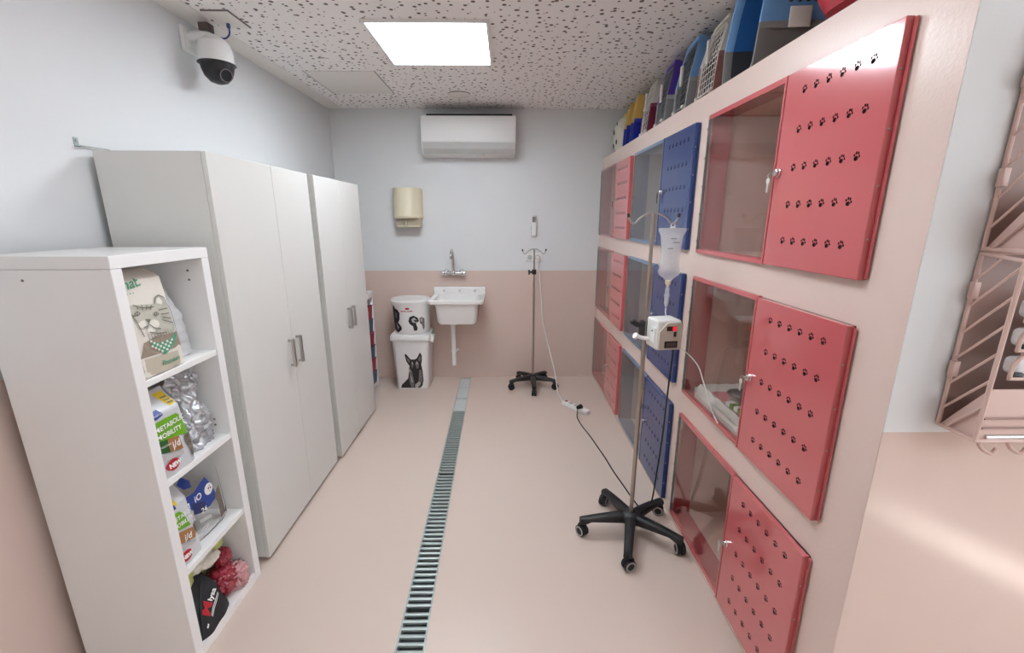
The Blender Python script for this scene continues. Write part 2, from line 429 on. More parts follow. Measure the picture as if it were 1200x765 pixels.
def door_mesh(main, dark):
    d = MB()
    d.box(-DT, 0, 0, DW, 0, DH, 0.0015, 1)
    o = d.build('door', [main, dark])
    cut = paw_cutter(); 
    for fc in cut.bm.faces: fc.material_index = 1
    co = cut.build('cutter', [main, dark])
    md = o.modifiers.new('b', 'BOOLEAN'); md.operation = 'DIFFERENCE'; md.object = co; md.solver = 'EXACT'
    dg = bpy.context.evaluated_depsgraph_get(); dg.update()
    me = bpy.data.meshes.new_from_object(o.evaluated_get(dg))
    bpy.data.objects.remove(o); bpy.data.objects.remove(co)
    # inner fold line, folded lips of the sheet-metal door
    b = bmesh.new(); b.from_mesh(me)
    t = MB(); t.bm.free(); t.bm = b
    t.mi = 0
    t.box(-DT - .0008, -.002, DW + .0035, DW + .0115, 0, DH, .0005, 1)   # lip on the lock side
    t.box(-.003, -.0002, DW + .0002, DW + .0115, 0, DH)
    t.box(-.004, -.0005, -.010, -.0006, .004, DH - .004, .0005, 1)           # hinge flange
    b.to_mesh(me); b.free()
    for p in me.polygons: p.use_smooth = False
    return me
DOOR = {'red': door_mesh(MAT['red'], MAT['paw']), 'blue': door_mesh(MAT['blue'], MAT['paw_b'])}

rown = ['top', 'middle', 'bottom']
KLAB = {
    (0, 0): 'red kennel of the top row nearest the wall racks, white key hanging from its lock',
    (0, 1): 'red kennel of the middle row nearest the wall racks, white bedding behind its glass',
    (0, 2): 'red kennel of the bottom row nearest the wall racks, down at the floor',
    (1, 0): 'blue kennel in the top row, behind the IV bag hook',
    (1, 1): 'blue kennel in the middle row, behind the infusion pump',
    (1, 2): 'blue kennel in the bottom row, just above the floor',
    (2, 0): 'farthest red kennel in the top row, next to the back wall',
    (2, 1): 'farthest red kennel in the middle row, next to the back wall',
    (2, 2): 'farthest red kennel in the bottom row, at the floor by the back wall'}
def key_mb(m):
    m.lathe([(0.010, -0.001), (0.010, 0.001)], (0, 0, -0.022), (1, 0, 0), 16)
    m.box(-.0011, .0011, -.004, .004, -.058, -.030); m.box(-.0011, .0011, -.0015, .006, -.054, -.050); m.box(-.0011, .0011, -.0015, .006, -.046, -.043)
    m.tube([(0, 0, -.012), (0.004, 0, -.006), (0.0, 0, 0.0), (-.004, 0, -.006), (0, 0, -.012)], .001, 6, 4)
for ci, (y0, y1) in enumerate(COLS):
    cname = 'blue' if ci == 1 else 'red'
    mm = MAT[cname]
    for ri, (z0, z1) in enumerate(ROWS):
        h = z1 - z0; L = y1 - y0
        r = thing('kennel', KLAB[(ci, ri)], 'kennel', (XK, y0, z0), 0, 'kennels set in the pink wall')
        # liner frame sunk into the niche
        g = MB(); fm = 'bluegrey' if ci == 1 else 'red'
        dp, t, e = 0.085, 0.004, 0.0015
        g.box(-.003, dp, e, L - e, e, e + t); g.box(-.003, dp, e, L - e, h - e - t, h - e)
        g.box(-.003, dp, e, e + t, e, h - e); g.box(-.003, dp, L - e - t, L - e, e, h - e)
        # flat front rims
        g.box(-.003, .001, e, L - e, e, .018); g.box(-.003, .001, e, L - e, h - .012, h - e); g.box(-.003, .001, L - .012, L - e, e, h - e)
        g.build('frame', MAT[fm], r, smooth=False)
        g = MB(); g.box(-.0145, -.0004, DW + .012, L + .004, h - .014, h + .005, .001, 1); g.build('frame_rail', MAT[fm], r, smooth=False)
        g = MB(); g.box(-.0145, -.0004, DW + .012, L + .004, -.004, .013, .001, 1); g.build('frame_rail', MAT[fm], r, smooth=False)
        # clear sheet in front with its hinge strip
        g = MB(); g.box(-.0125, -.0075, DW + .012, L + .004, .0135, h - .0145, .0008, 1)
        pn = g.build('glass_pane', MAT['glass'], r, smooth=False)
        g = MB(); g.box(-.0145, -.0025, L + .0045, L + .012, -.002, h + .002, .001, 1)
        hs = g.build('hinge_strip', MAT['hinge'], r)
        pieces('screw', MAT['hinge'], hs, [lambda m_, q=q: m_.cyl((-.0145, L + .008, .05 + q * (h - .1) / 4), (-.018, L + .008, .05 + q * (h - .1) / 4), .004, .003, 8) for q in range(5)])
        pieces('screw', MAT['hinge'], pn, [lambda m_, q=q: m_.cyl((-.0125, L - .03, .12 + q * (h - .24)), (-.015, L - .03, .12 + q * (h - .24)), .004, .003, 8) for q in range(2)])
        dr_ = bpy.data.objects.new('door', DOOR[cname]); COL.objects.link(dr_); dr_.parent = r; dr_.location = (-.0035, 0, 0)
        # screws along the hinge flange
        pieces('screw', MAT['hinge'], dr_, [lambda m_, q=q: m_.cyl((-.012, -.0002, .10 + q * .125), (-.012, -.0022, .10 + q * .125), .0028, .002, 8) for q in range(4)])
        lk = MB(); zl = h * 0.505
        lk.lathe([(0.0135, 0), (0.0135, .005), (0.0115, .007), (0.0115, .014), (0.009, .016)], (-.020, DW - .022, zl), (-1, 0, 0), 20)
        lo = lk.build('lock', MAT['chrome'], dr_)
        if ri == 0 or (ci, ri) in ((0, 1), (2, 1), (0, 2)):
            km = MB(); key_mb(km)
            ko = km.build('key', MAT['nickel'] if ci == 0 else MAT['lcd'], lo)
            ko.location = (-.036, DW + .006, zl - .002)
            s_ = MB(); s_.tube([(-.036, DW - .022, zl), (-.039, DW - .010, zl + .001), (-.036, DW + .006, zl - .001)], .0009, 6, 3)
            s_.build('key_ring', MAT['steel'], lo)

# ------------------------------------------------------------------ contents of the middle red kennel
fz = ROWS[1][0]
def cloth_pad(x0, x1, y0, y1, z, t, rim):
    m = MB(); n = 22
    top = []
    for i in range(n + 1):
        row = []
        for j in range(n + 1):
            a, b = i / n, j / n
            e = max(abs(a - .5), abs(b - .5)) * 2
            zz = z + t + (rim * max(0, (e - .62)) / .38 * (1 if e < .93 else 0.25)) + noise.noise(Vector((a * 9, b * 9, 1))) * .006
            row.append(m.bm.verts.new((x0 + (x1 - x0) * a + noise.noise(Vector((b * 8, 3, a))) * .006, y0 + (y1 - y0) * b, zz)))
        top.append(row)
    for i in range(n):
        for j in range(n): m.bm.faces.new((top[i][j], top[i + 1][j], top[i + 1][j + 1], top[i][j + 1]))
    ed = [e for e in m.bm.edges if e.is_boundary]
    r = bmesh.ops.extrude_edge_only(m.bm, edges=ed)
    for v in r['geom']:
        if isinstance(v, bmesh.types.BMVert): v.co.z = z
    return m
bed = thing('pet_bed', 'white padded pet bed with a pink middle inside the middle red kennel', 'pet bed', (0, 0, fz + .001))
cloth_pad(.936, 1.27, 1.525, 2.018, 0.006, .016, .045).build('cushion', MAT['bedding'], bed)
m = MB(); m.box(.985, 1.21, 1.60, 1.955, .024, .034, .004); m.build('pad', MAT['pink_pad'], bed)
m = MB(); m.mi = 0
# loose white sheet along the front edge of the niche
n = 26
rows = []
for i in range(n + 1):
    y = 1.53 + .42 * i / n
    rows.append([(0.910 + .008 * noise.noise(Vector((y * 14, 0, 0))), y, .0), (0.908 + .006 * noise.noise(Vector((y * 14, 2, 0))), y, .022 + .012 * noise.noise(Vector((y * 18, 5, 0)))), (0.921, y, .03 + .01 * noise.noise(Vector((y * 20, 8, 0)))), (0.930, y, .0)])
m.rings(rows, closed=True)
tag(m.build('cloth', MAT['bedding'], loc=(0, 0, fz + .0062)), 'crumpled white cloth along the glass edge of the middle red kennel', 'cloth')
m = MB(); m.lathe([(.050, 0), (.062, .004), (.058, .02), (.066, .045), (.070, .048), (.066, .046), (.052, .012), (.03, .008), (0, .008)], (0, 0, 0), seg=32, cap=False)
tag(m.build('food_bowl', MAT['steel'], loc=(1.060, 1.80, fz + .0365)), 'round steel food bowl on the pet bed', 'bowl')
m = MB(); m.box(-.018, .018, -.06, .06, 0, .022, .006); m.mi = 1
m.box(-.019, .019, -.05, -.022, .0, .0226, .003); m.box(-.019, .019, .0, .03, .0, .0226, .003)
o = m.build('packet', [MAT['paper'], MAT['leaf']], loc=(.968, 1.675, fz + .062)); o.rotation_euler = (0, 0, D(8))
tag(o, 'small green and white packet beside the steel bowl', 'packet')

# ------------------------------------------------------------------ ceiling fittings
def ceiling_light(x, y, label):
    r = thing('ceiling_light', label, 'ceiling light', (x, y, ZC), 0, 'square ceiling light panels')
    s = .322; m = MB()
    for (a, b, c_, d_) in ((-s, s, -s, -s + .020), (-s, s, s - .020, s), (-s, -s + .020, -s + .0201, s - .0201), (s - .020, s, -s + .0201, s - .0201)):
        m.box(a, b, c_, d_, -.014, -.0005, .002, 1)
    m.build('frame', MAT['frame_white'], r)
    m = MB(); m.box(-s + .0205, s - .0205, -s + .0205, s - .0205, -.010, -.002)
    m.build('diffuser', MAT['lamp'], r, smooth=False)
    return r
L0 = ceiling_light(-0.406, 2.775, 'square white LED panel glowing in the perforated ceiling')
L1 = dup(L0, (-0.10, 1.36, ZC), 'unseen square LED panel added in the ceiling over the near end as fill', 'square ceiling light panels')  # added out of view to brighten the near kennels and cabinets
for ch in L1.children:
    if ch.name.startswith('diffuser'): ch.data = ch.data.copy(); ch.data.materials[0] = emit('fill_lamp_diffuser', (240, 248, 255), 14.5)
dup(L0, (1.95, -1.15, ZC), 'unseen square LED panel added over the near room on the right as fill', 'square ceiling light panels')  # another fill panel, added out of view

r = thing('access_panel', 'plain square access panel flush in the ceiling above the tall cabinets', 'access panel', (-1.125, 3.51, ZC))
m = MB(); m.box(-.235, .235, -.265, .265, -.004, -.0005, .001, 1); m.build('panel', MAT['plain_ceiling'], r, smooth=False)
m = MB(); m.box(.236, .241, -.27, .27, -.003, -.0006); m.box(-.241, -.236, -.27, .27, -.003, -.0006); m.build('edge_gap', MAT['hole'], r, smooth=False)
m = MB(); m.lathe([(.0, 0), (.085, 0), (.088, -.006), (.080, -.012), (.074, -.007), (.055, -.006), (.0, -.008)], seg=40, cap=False)
o = m.build('ceiling_vent', MAT['plain_ceiling'], loc=(-.377, 3.79, ZC - .0005)); tag(o, 'small round white disc valve in the ceiling before the air conditioner', 'vent')
m = MB(); m.lathe([(.0865, -.0008), (.0885, -.0008), (.0892, -.0060), (.0878, -.0060), (.0865, -.0008)], seg=40, cap=False); m.build('painted_shadow_ring', MAT['hole'], o)  # dark ring painting the shade around the disc edge
r = thing('ceiling_hatch', 'small square inspection hatch in the ceiling over the security camera', 'hatch', (-1.385, 2.47, ZC))
m = MB(); m.box(-.06, .058, -.095, .09, -.006, -.0005, .001, 1); m.build('panel', MAT['plain_ceiling'], r, smooth=False)
m = MB(); m.box(.059, .065, -.10, .095, -.006, -.0006); m.box(-.065, .0585, -.102, -.096, -.006, -.0006); m.build('edge_gap', MAT['hole'], r, smooth=False)

# ------------------------------------------------------------------ security camera
r = thing('security_camera', 'white dome security camera with black ball lens bracketed high on the left wall', 'camera', (XL, 2.465, 2.462)); r.scale = (.88, .88, .88)
m = MB(); m.box(.001, .022, -.055, .055, -.065, .065, .006); m.box(.022, .03, -.04, .04, -.045, .045, .003)
for s in (-1, 1): m.cyl((.03, s * .025, .03), (.033, s * .025, .03), .005, seg=10)
m.build('wall_plate', MAT['plastic'], r)
m = MB(); m.tube([(.02, 0, .02), (.07, 0, .026), (.12, 0, .024), (.15, 0, .005)], .026, 16, 5)
m.build('arm', MAT['plastic'], r)
m = MB(); m.box(.095, .150, -.028, .03, .045, .086, .004); m.build('junction_box', MAT['brown_box'], r)
m = MB(); m.lathe([(.0, .025), (.035, .024), (.05, .012), (.078, -.012), (.086, -.05), (.088, -.095), (.094, -.112), (.094, -.118), (.0, -.118)], (.155, 0, 0), seg=40, cap=False)
m.build('housing', MAT['plastic'], r)
m = MB(); m.lathe([(.0, -.1185), (.0965, -.1185), (.0965, -.122), (.086, -.126), (.082, -.15), (.070, -.185), (.045, -.213), (.018, -.223), (.0, -.2235)], (.155, 0, 0), seg=36, cap=False)
bl = m.build('ball', MAT['black'], r)
m = MB(); d_ = Vector((.80, -.48, -.36)).normalized(); cpt = Vector((.155, 0, -.160)) + d_ * .056
m.lathe([(.036, 0), (.036, .022), (.030, .028), (.028, .025), (.0, .024)], cpt, d_, 28); m.build('lens', MAT['black'], bl)
m = MB(); m.lathe([(.031, .0275), (.035, .0275), (.035, .030), (.031, .030), (.031, .0275)], cpt, d_, 28, cap=False); m.build('lens_ring', MAT['ink_mid'], bl)
m = MB(); m.tube([(.165, -.01, .028), (.205, .02, .018), (.228, .04, .05), (.222, .05, .105)], .0045, 8, 6); m.cyl((.222, .05, .082), (.222, .05, .1105), .010, seg=10)
m.build('cable', MAT['cable_blue'], r)

r = thing('wall_bracket', 'small galvanised angle bracket with a thin rod on the wall above the cabinet', 'bracket', (XL, 1.745, 1.872))
m = MB(); m.box(.0002, .003, -.009, .009, -.010, .020, .0006, 1); m.box(.0002, .024, -.009, .009, -.0125, -.0098, .0006, 1); m.cyl((.003, 0, .010), (.006, 0, .010), .005, seg=10)
m.build('plate', MAT['galv'], r)
m = MB(); m.cyl((.012, .004, -.008), (.012, .125, -.006), .0022, seg=8); m.build('rod', MAT['steel'], r)

# ------------------------------------------------------------------ white open shelf (left foreground)
SX0, SX1, SY0, SY1, SZ = -1.545, -1.145, 1.268, 1.690, 1.495
r = thing('bookshelf', 'narrow open white bookshelf full of pet food bags beside the tall cabinets', 'bookshelf', (0, 0, 0))
T = .038
m = MB(); m.box(SX0, SX1, SY0, SY1, SZ - T, SZ, .0015, 1); m.build('top', MAT['white_gloss'], r, ang=30)
for y in (SY0, SY1 - T):
    m = MB(); m.box(SX0, SX1 - .0005, y, y + T, 0.0, SZ - T - .001, .0015, 1)
    zz = (SZ - .12, SZ - .16)
    m.build('side_panel', MAT['white_gloss'], r, ang=30)
m = MB(); m.box(SX0, SX1 - .0005, SY0 + T + .0005, SY1 - T - .0005, .0, .040, .0015, 1); m.build('bottom_panel', MAT['white_gloss'], r, ang=30)
for z in (.377, .737, 1.098):
    m = MB(); m.box(SX0, SX1 - .004, SY0 + T + .0005, SY1 - T - .0005, z - .022, z, .0012, 1); m.build('shelf', MAT['white_gloss'], r, ang=30)
pieces('screw_hole', MAT['hole'], r, [lambda m_, z=z: m_.cyl((SX1 - .06, SY1 - T + .001, z), (SX1 - .06, SY1 - T - .0009, z), .0045, seg=10) for z in (1.41, 1.375, .80, .775, .115, .085)])
pieces('screw_hole', MAT['hole'], r, [lambda m_, x=x: m_.cyl((x, SY0 + .001, 1.425), (x, SY0 - .0010, 1.425), .004, seg=10) for x in (-1.405,)])

# ------------------------------------------------------------------ bags on the shelf
class Bag:
    def __init__(s, xf, yc, w, z0, h, d, lean=.08, topw=.96, neck=None, n=5.0, crumple=.003, seed=1, tuck=.72, ridge=0.0):
        s.ridge = ridge
        s.xf, s.yc, s.w, s.z0, s.h, s.d, s.lean, s.topw, s.n, s.cr, s.seed, s.tuck, s.neck = xf, yc, w, z0, h, d, lean, topw, n, crumple, seed, tuck, neck
    def hw(s, t):
        v = s.w / 2 * (1 + (s.topw - 1) * t)
        if s.neck: v *= 1 - s.neck[1] * math.exp(-((t - s.neck[0]) / s.neck[2]) ** 2)
        return v * (0.97 + .03 * min(1, t / .06))
    def hd(s, t):
        v = s.d / 2 * (1 if t < s.tuck else max(.06, 1 - .94 * ((t - s.tuck) / (1 - s.tuck)) ** 0.8))
        if s.neck: v *= 1 - .6 * s.neck[1] * math.exp(-((t - s.neck[0]) / s.neck[2]) ** 2)
        return v
    def cx(s, t): return s.xf - s.d / 2 - s.lean * t * s.h
    def nz(s, y, z): return s.cr * noise.noise(Vector((y * 16, z * 13, s.seed * 3.1))) + s.ridge * (abs(noise.noise(Vector((y * 34, z * 22, s.seed)))) + .5 * abs(noise.noise(Vector((y * 70 + z * 30, z * 60, s.seed)))) - .2)
    def front(s, y, z, e=0.0):
        t = (z - s.z0) / s.h; q = min(.985, abs(y - s.yc) / s.hw(t))
        return (s.cx(t) + s.hd(t) * (1 - q ** s.n) ** (1 / s.n) + s.nz(y, z) + e, y, z)
    def mesh(s, nz=34, na=56):
        m = MB(); R = []
        for i in range(nz + 1):
            t = i / nz; z = s.z0 + s.h * t; ring = []
            for k_ in range(na):
                a = 2 * PI * k_ / na; ca, sa = math.cos(a), math.sin(a)
                y = s.yc + s.hw(t) * math.copysign(abs(sa) ** (2 / s.n), sa)
                x = s.cx(t) + s.hd(t) * math.copysign(abs(ca) ** (2 / s.n), ca)
                ring.append((x + s.nz(y, z), y, z + .008 * (t ** 6) * noise.noise(Vector((y * 18, s.seed, 0)))))
            R.append(ring)
        return m.rings(R)
def prints(bag, name, items, parent, eps=.0006):
    # items: (material, list of polygons) layered outwards
    mats = []; m = MB()
    for li, (mat, polys) in enumerate(items):
        if mat not in mats: mats.append(mat)
        m.mi = mats.index(mat)
        for p in polys:
            p = [(min(max(a, bag.yc - bag.w * .485), bag.yc + bag.w * .485), b) for a, b in p]
            m.poly(p, lambda a, b, e=eps * (li + 2): bag.front(a, b, e), cuts=3)
    return m.build(name, [MAT[q] for q in mats], parent, smooth=True, recalc=False)
def strokes(lines, w):
    out = []
    for ln in lines:
        for (a, b) in zip(ln, ln[1:]):
            dx, dz = b[0] - a[0], b[1] - a[1]; L_ = math.hypot(dx, dz) or 1e-6
            nx, nz_ = -dz / L_ * w / 2, dx / L_ * w / 2
            out.append([(a[0] + nx, a[1] + nz_), (a[0] - nx, a[1] - nz_), (b[0] - nx, b[1] - nz_), (b[0] + nx, b[1] + nz_)])
    return out
def bagtext(bag, m, s, size, y, z, rot=0.0, e=.004, sx=1.0, shear=0.0, bold=0.0):
    c_, s_ = math.cos(rot), math.sin(rot)
    m.text(s, size, lambda a, b: bag.front(y + (a * sx * c_ - b * s_), z + a * sx * s_ + b * c_, e), shear=shear, bold=bold)

ell = lambda y, z, a, b: [(y + a * math.cos(q * PI / 9), z + b * math.sin(q * PI / 9)) for q in range(18)]
# cat food bag, top compartment
r = thing('pet_food_bag', 'pale paper bag with a drawn cat in a checked bandana on the top shelf', 'bag', (0, 0, 0))
bag = Bag(-1.155, 1.412, .208, 1.1005, .338, .13, lean=.10, topw=.97, seed=2, tuck=.93)
bag.mesh().build('body', MAT['bag_paper'], r)
cat = {
 'head': [(1.331, 1.342), (1.341, 1.333), (1.345, 1.336), (1.381, 1.332), (1.425, 1.325), (1.433, 1.325), (1.443, 1.345), (1.458, 1.35), (1.477, 1.339), (1.483, 1.316), (1.492, 1.291), (1.494, 1.256), (1.495, 1.222), (1.473, 1.214), (1.438, 1.214), (1.4, 1.225), (1.38, 1.241), (1.37, 1.26), (1.344, 1.288), (1.334, 1.315)],
 'body': [(1.327, 1.165), (1.350, 1.212), (1.370, 1.215), (1.400, 1.222), (1.440, 1.216), (1.489, 1.214), (1.506, 1.212), (1.503, 1.162)],
 'earin': [(1.443, 1.325), (1.45, 1.34), (1.46, 1.342), (1.47, 1.327), (1.464, 1.316)],
 'muz': [(1.354, 1.279), (1.374, 1.278), (1.383, 1.283), (1.396, 1.279), (1.405, 1.278), (1.422, 1.263), (1.43, 1.241), (1.405, 1.243), (1.387, 1.258), (1.377, 1.256), (1.359, 1.263)],
 'eyeL': [(1.346, 1.309), (1.357, 1.314), (1.366, 1.306), (1.355, 1.302)], 'eyeR': [(1.414, 1.293), (1.426, 1.298), (1.437, 1.29), (1.425, 1.286)],
 'scarf': [(1.368, 1.215), (1.401, 1.199), (1.442, 1.194), (1.48, 1.208), (1.498, 1.224), (1.487, 1.2), (1.458, 1.173), (1.416, 1.152), (1.395, 1.175), (1.377, 1.197)],
 'band': [(1.316, 1.162), (1.513, 1.150), (1.512, 1.106), (1.316, 1.106)]}
cl = [[(1.349, 1.336), (1.378, 1.322), (1.425, 1.316)], [(1.386, 1.269), (1.38, 1.262), (1.362, 1.26)], [(1.387, 1.265), (1.402, 1.249), (1.427, 1.24)], [(1.362, 1.33), (1.362, 1.319)], [(1.38, 1.33), (1.378, 1.314)], [(1.398, 1.327), (1.392, 1.313)], [(1.416, 1.324), (1.408, 1.311)], [(1.444, 1.287), (1.481, 1.283)], [(1.446, 1.277), (1.484, 1.264)], [(1.442, 1.268), (1.485, 1.248)], [(1.439, 1.302), (1.479, 1.301)], [(1.347, 1.3), (1.336, 1.306)], [(1.38, 1.241), (1.409, 1.229), (1.449, 1.223)], [(1.431, 1.324), (1.443, 1.345), (1.458, 1.35), (1.477, 1.339), (1.483, 1.316)], [(1.483, 1.316), (1.492, 1.291), (1.494, 1.256), (1.495, 1.222)], [(1.331, 1.342), (1.334, 1.315), (1.344, 1.288), (1.355, 1.232)],
      [(1.346, 1.309), (1.357, 1.314), (1.366, 1.306), (1.355, 1.302), (1.346, 1.309)], [(1.414, 1.293), (1.426, 1.298), (1.437, 1.29), (1.425, 1.286), (1.414, 1.293)]]
fur = [[(1.37 + i * .012, 1.236 - .004 * (i % 3)), (1.372 + i * .012, 1.216 - .004 * (i % 2))] for i in range(10)]
pup = [[(y - .003, z), (y, z - .004), (y + .003, z), (y, z + .004)] for (y, z) in ((1.356, 1.308), (1.426, 1.292))]
sc = cat['scarf']
chk = []
for i in range(12):
    for j in range(9):
        y, z = 1.372 + i * .0105, 1.156 + j * .0085 
        mid = 1.195 + abs(y - 1.43) ** 2 * 5
        low = 1.153 + abs(y - 1.418) * .75
        if (i + j) % 2 == 0 and low < z < mid - .004: chk.append([(y, z), (y + .0085, z), (y + .0085, z + .007), (y, z + .007)])
prints(bag, 'print', [('cat_fill', [cat['head']]), ('cat_body', [cat['body']]), ('cat_pale', [ell(1.368, 1.269, .017, .013), ell(1.406, 1.260, .022, .016), ell(1.390, 1.245, .018, .010), cat['eyeL'], cat['eyeR'], cat['earin']]), ('teal_txt', [cat['scarf']]), ('cat_pale', chk), ('band', [cat['band']]), ('cat_line', strokes(cl, .0032) + strokes(fur, .0018) + pup + [[(1.376, 1.285), (1.397, 1.281), (1.387, 1.268)]])], r)
m = MB(); bagtext(bag, m, 'nat.', .046, 1.335, 1.384, 0.12, shear=.2, bold=.0006); m.build('lettering', MAT['teal_txt'], r, smooth=False, recalc=False)
m = MB(); bagtext(bag, m, 'Premium', .022, 1.385, 1.124, -.02, shear=.3, e=.0075, bold=.0004); m.build('lettering', MAT['teal_txt'], r, smooth=False, recalc=False)
pieces('dot', MAT['teal_txt'], r, [lambda m_, i=i: m_.poly([(1.341 + i * .011, 1.370), (1.347 + i * .011, 1.370), (1.344 + i * .011, 1.375)], lambda a, b: bag.front(a, b, .003)) for i in range(3)], recalc=False)
# second, smaller pale packet behind it: its crumpled shoulder shows on the right
r = thing('pet_food_packet', 'crumpled white packet squeezed in beside the cat bag on the top shelf', 'packet', (0, 0, 0))
bg2 = Bag(-1.210, 1.576, .096, 1.1005, .245, .10, lean=.06, topw=.80, seed=61, crumple=.008, n=3.4, tuck=.6, ridge=.012)
bg2.mesh().build('body', MAT['bag_white'], r, ang=60)
prints(bg2, 'print', [('c_purple', [[(1.560, 1.318), (1.585, 1.316), (1.583, 1.300), (1.560, 1.302)]])], r, eps=.0015)

# two printed dog-food bags
def dog_bag(bag, label, P, tx):
    r = thing('dog_food_bag', label, 'bag', (0, 0, 0), 0, 'white and green dog food bags on the shelf')
    bag.mesh().build('body', MAT['bag_white'], r)
    prints(bag, 'print', P, r)
    for t_ in tx:
        m = MB(); kw = dict(e=.0075); kw.update(t_[1]); bagtext(bag, m, *t_[0], **kw)
        m.build('lettering', MAT['white_txt'], r, smooth=False, recalc=False)
    return r
bag = Bag(-1.153, 1.392, .158, .7385, .285, .12, lean=.10, topw=.90, seed=5, tuck=.78)
P2 = [('yellow', [[(1.406, 1.012), (1.447, 1.010), (1.452, .967), (1.419, .965)]]),
      ('royal', [[(1.318, 1.006), (1.332, 1.006), (1.333, .988), (1.319, .989)], [(1.32, .97), (1.368, .973), (1.372, .952), (1.343, .946), (1.319, .948)]]),
      ('lime', [[(1.318, .936), (1.37, .939), (1.423, .935), (1.435, .924), (1.446, .89), (1.452, .86), (1.445, .845), (1.409, .857), (1.316, .873)]]),
      ('dgreen', [[(1.318, .873), (1.36, .867), (1.357, .82), (1.318, .831)]]), ('brown', [[(1.36, .867), (1.406, .857), (1.409, .806), (1.357, .82)]]),
      ('ink_light', [[(1.318, .823), (1.407, .802), (1.405, .789), (1.318, .802)]]),
      ('ink_red', [[(1.352 + .028 * math.cos(q * PI / 9), .776 + .019 * math.sin(q * PI / 9)) for q in range(18)]]),
      ('fur', [[(1.425, .846), (1.44, .85), (1.461, .845), (1.466, .83), (1.464, .811), (1.457, .789), (1.443, .758), (1.436, .765), (1.44, .798), (1.427, .81)]]),
      ('ink_mid', strokes([[(1.415, .995), (1.44, .993)], [(1.418, .985), (1.443, .983)], [(1.42, .976), (1.445, .974)]], .004)),
      ('ink', [[(1.433, .838), (1.438, .842), (1.442, .836)], [(1.449, .838), (1.455, .84), (1.455, .833)], [(1.436, .815), (1.446, .818), (1.446, .808)]])]
dog_bag(bag, 'white and green dog food bag with a red NEW oval, upright on the second shelf', P2,
        [(('METABOLIC', .0235, 1.322, .905, .02), dict(bold=.0004)), (('MOBILITY', .0235, 1.322, .879, -.02), dict(bold=.0004)), (('j/d', .034, 1.366, .829, -.05), dict(bold=.0005)),
         (('NEW', .021, 1.3325, .769, .0), dict(bold=.0012, e=.0075)), (('PRESCRIPTION', .0062, 1.324, .957, .05), {}), (('DIGESTIVE', .0095, 1.320, .848, -.05), {})])
bag = Bag(-1.166, 1.372, .112, .3785, .285, .10, lean=.10, topw=.94, seed=9, tuck=.80)
P4 = [('yellow', [[(1.35, .648), (1.376, .635), (1.373, .601), (1.346, .611)]]), ('royal', [[(1.325, .622), (1.358, .612), (1.362, .592), (1.325, .596)]]),
      ('lime', [[(1.322, .584), (1.367, .578), (1.379, .562), (1.396, .500), (1.322, .519)]]), ('brown', [[(1.322, .513), (1.398, .489), (1.402, .46), (1.398, .444), (1.322, .469)]]),
      ('ink_light', [[(1.322, .462), (1.395, .440), (1.395, .43), (1.322, .448)]]),
      ('ink_red', [[(1.340 + .028 * math.cos(q * PI / 9), .412 + .019 * math.sin(q * PI / 9)) for q in range(18)]]), ('fur', [[(1.402, .498), (1.414, .495), (1.418, .46), (1.404, .455)]])]
dog_bag(bag, 'white and green dog food bag beside the blue cat food bag, third shelf', P4,
        [(('METABOLIC', .021, 1.322, .553, -.04), dict(bold=.0004)), (('MOBILITY', .021, 1.322, .530, -.10), dict(bold=.0004)), (('j/d', .032, 1.350, .466, -.2), dict(bold=.0005)), (('NEW', .019, 1.320, .406, .0), dict(bold=.0012, e=.0075))])
# crumpled silver bag behind on the second shelf
r = thing('foil_bag', 'crumpled silver foil bag twisted at its neck on the second shelf', 'bag', (0, 0, 0))
bag = Bag(-1.185, 1.558, .150, .7385, .300, .10, lean=.03, topw=1.0, neck=(.60, .46, .13), n=3.0, crumple=.012, seed=11, tuck=.5, ridge=.030)
bag.mesh(80, 120).build('body', MAT['bag_silver'], r, ang=75)
prints(bag, 'print', [('ink_light', strokes([[(1.51, .80), (1.58, .815)], [(1.51, .83), (1.575, .845)], [(1.51, .86), (1.56, .872)]], .010))], r, eps=.0016)
# blue cat food bag
r = thing('cat_food_bag', 'white cat food bag with a large blue label on the third shelf', 'bag', (0, 0, 0))
bag = Bag(-1.196, 1.530, .205, .3785, .292, .11, lean=.05, topw=.97, seed=14, tuck=.78)
P3 = [('royal', [[(1.434, .580), (1.473, .580), (1.51, .596), (1.542, .604), (1.569, .55), (1.580, .49), (1.53, .478), (1.44, .510)], [(1.443, .632), (1.473, .648), (1.487, .623), (1.472, .606), (1.447, .610)]]),
      ('ink_light', [[(1.434, .53), (1.456, .515), (1.456, .47), (1.434, .485)], [(1.47, .462), (1.53, .445), (1.53, .43), (1.47, .445)]]), ('navy', [[(1.456, .541), (1.515, .515), (1.512, .472), (1.454, .495)]]),
      ('white_txt', [[(1.545 + .022 * math.cos(q * PI / 8), .548 + .024 * math.sin(q * PI / 8)) for q in range(16)]]),
      ('fur', [[(1.566, .500), (1.585, .522), (1.603, .528), (1.607, .464), (1.606, .398), (1.574, .392), (1.575, .453)]]), ('ink_light', strokes([[(1.44, .41), (1.56, .40)], [(1.44, .425), (1.50, .42)]], .005)), ('ink_mid', strokes([[(1.440, .384), (1.626, .384)], [(1.6265, .384), (1.6235, .50), (1.622, .60)]], .005)),  # grey edge strokes: shadow line below and dark side seam, painted on
      ('ink_red', [[(1.538, .552), (1.543, .558), (1.547, .552), (1.542, .547)]]), ('ink', [[(1.548, .55), (1.552, .556), (1.556, .55), (1.552, .545)], [(1.542, .540), (1.546, .543), (1.549, .538)]]), ('navy', [[(1.545, .560), (1.549, .565), (1.553, .560)]])]
prints(bag, 'print', P3, r)
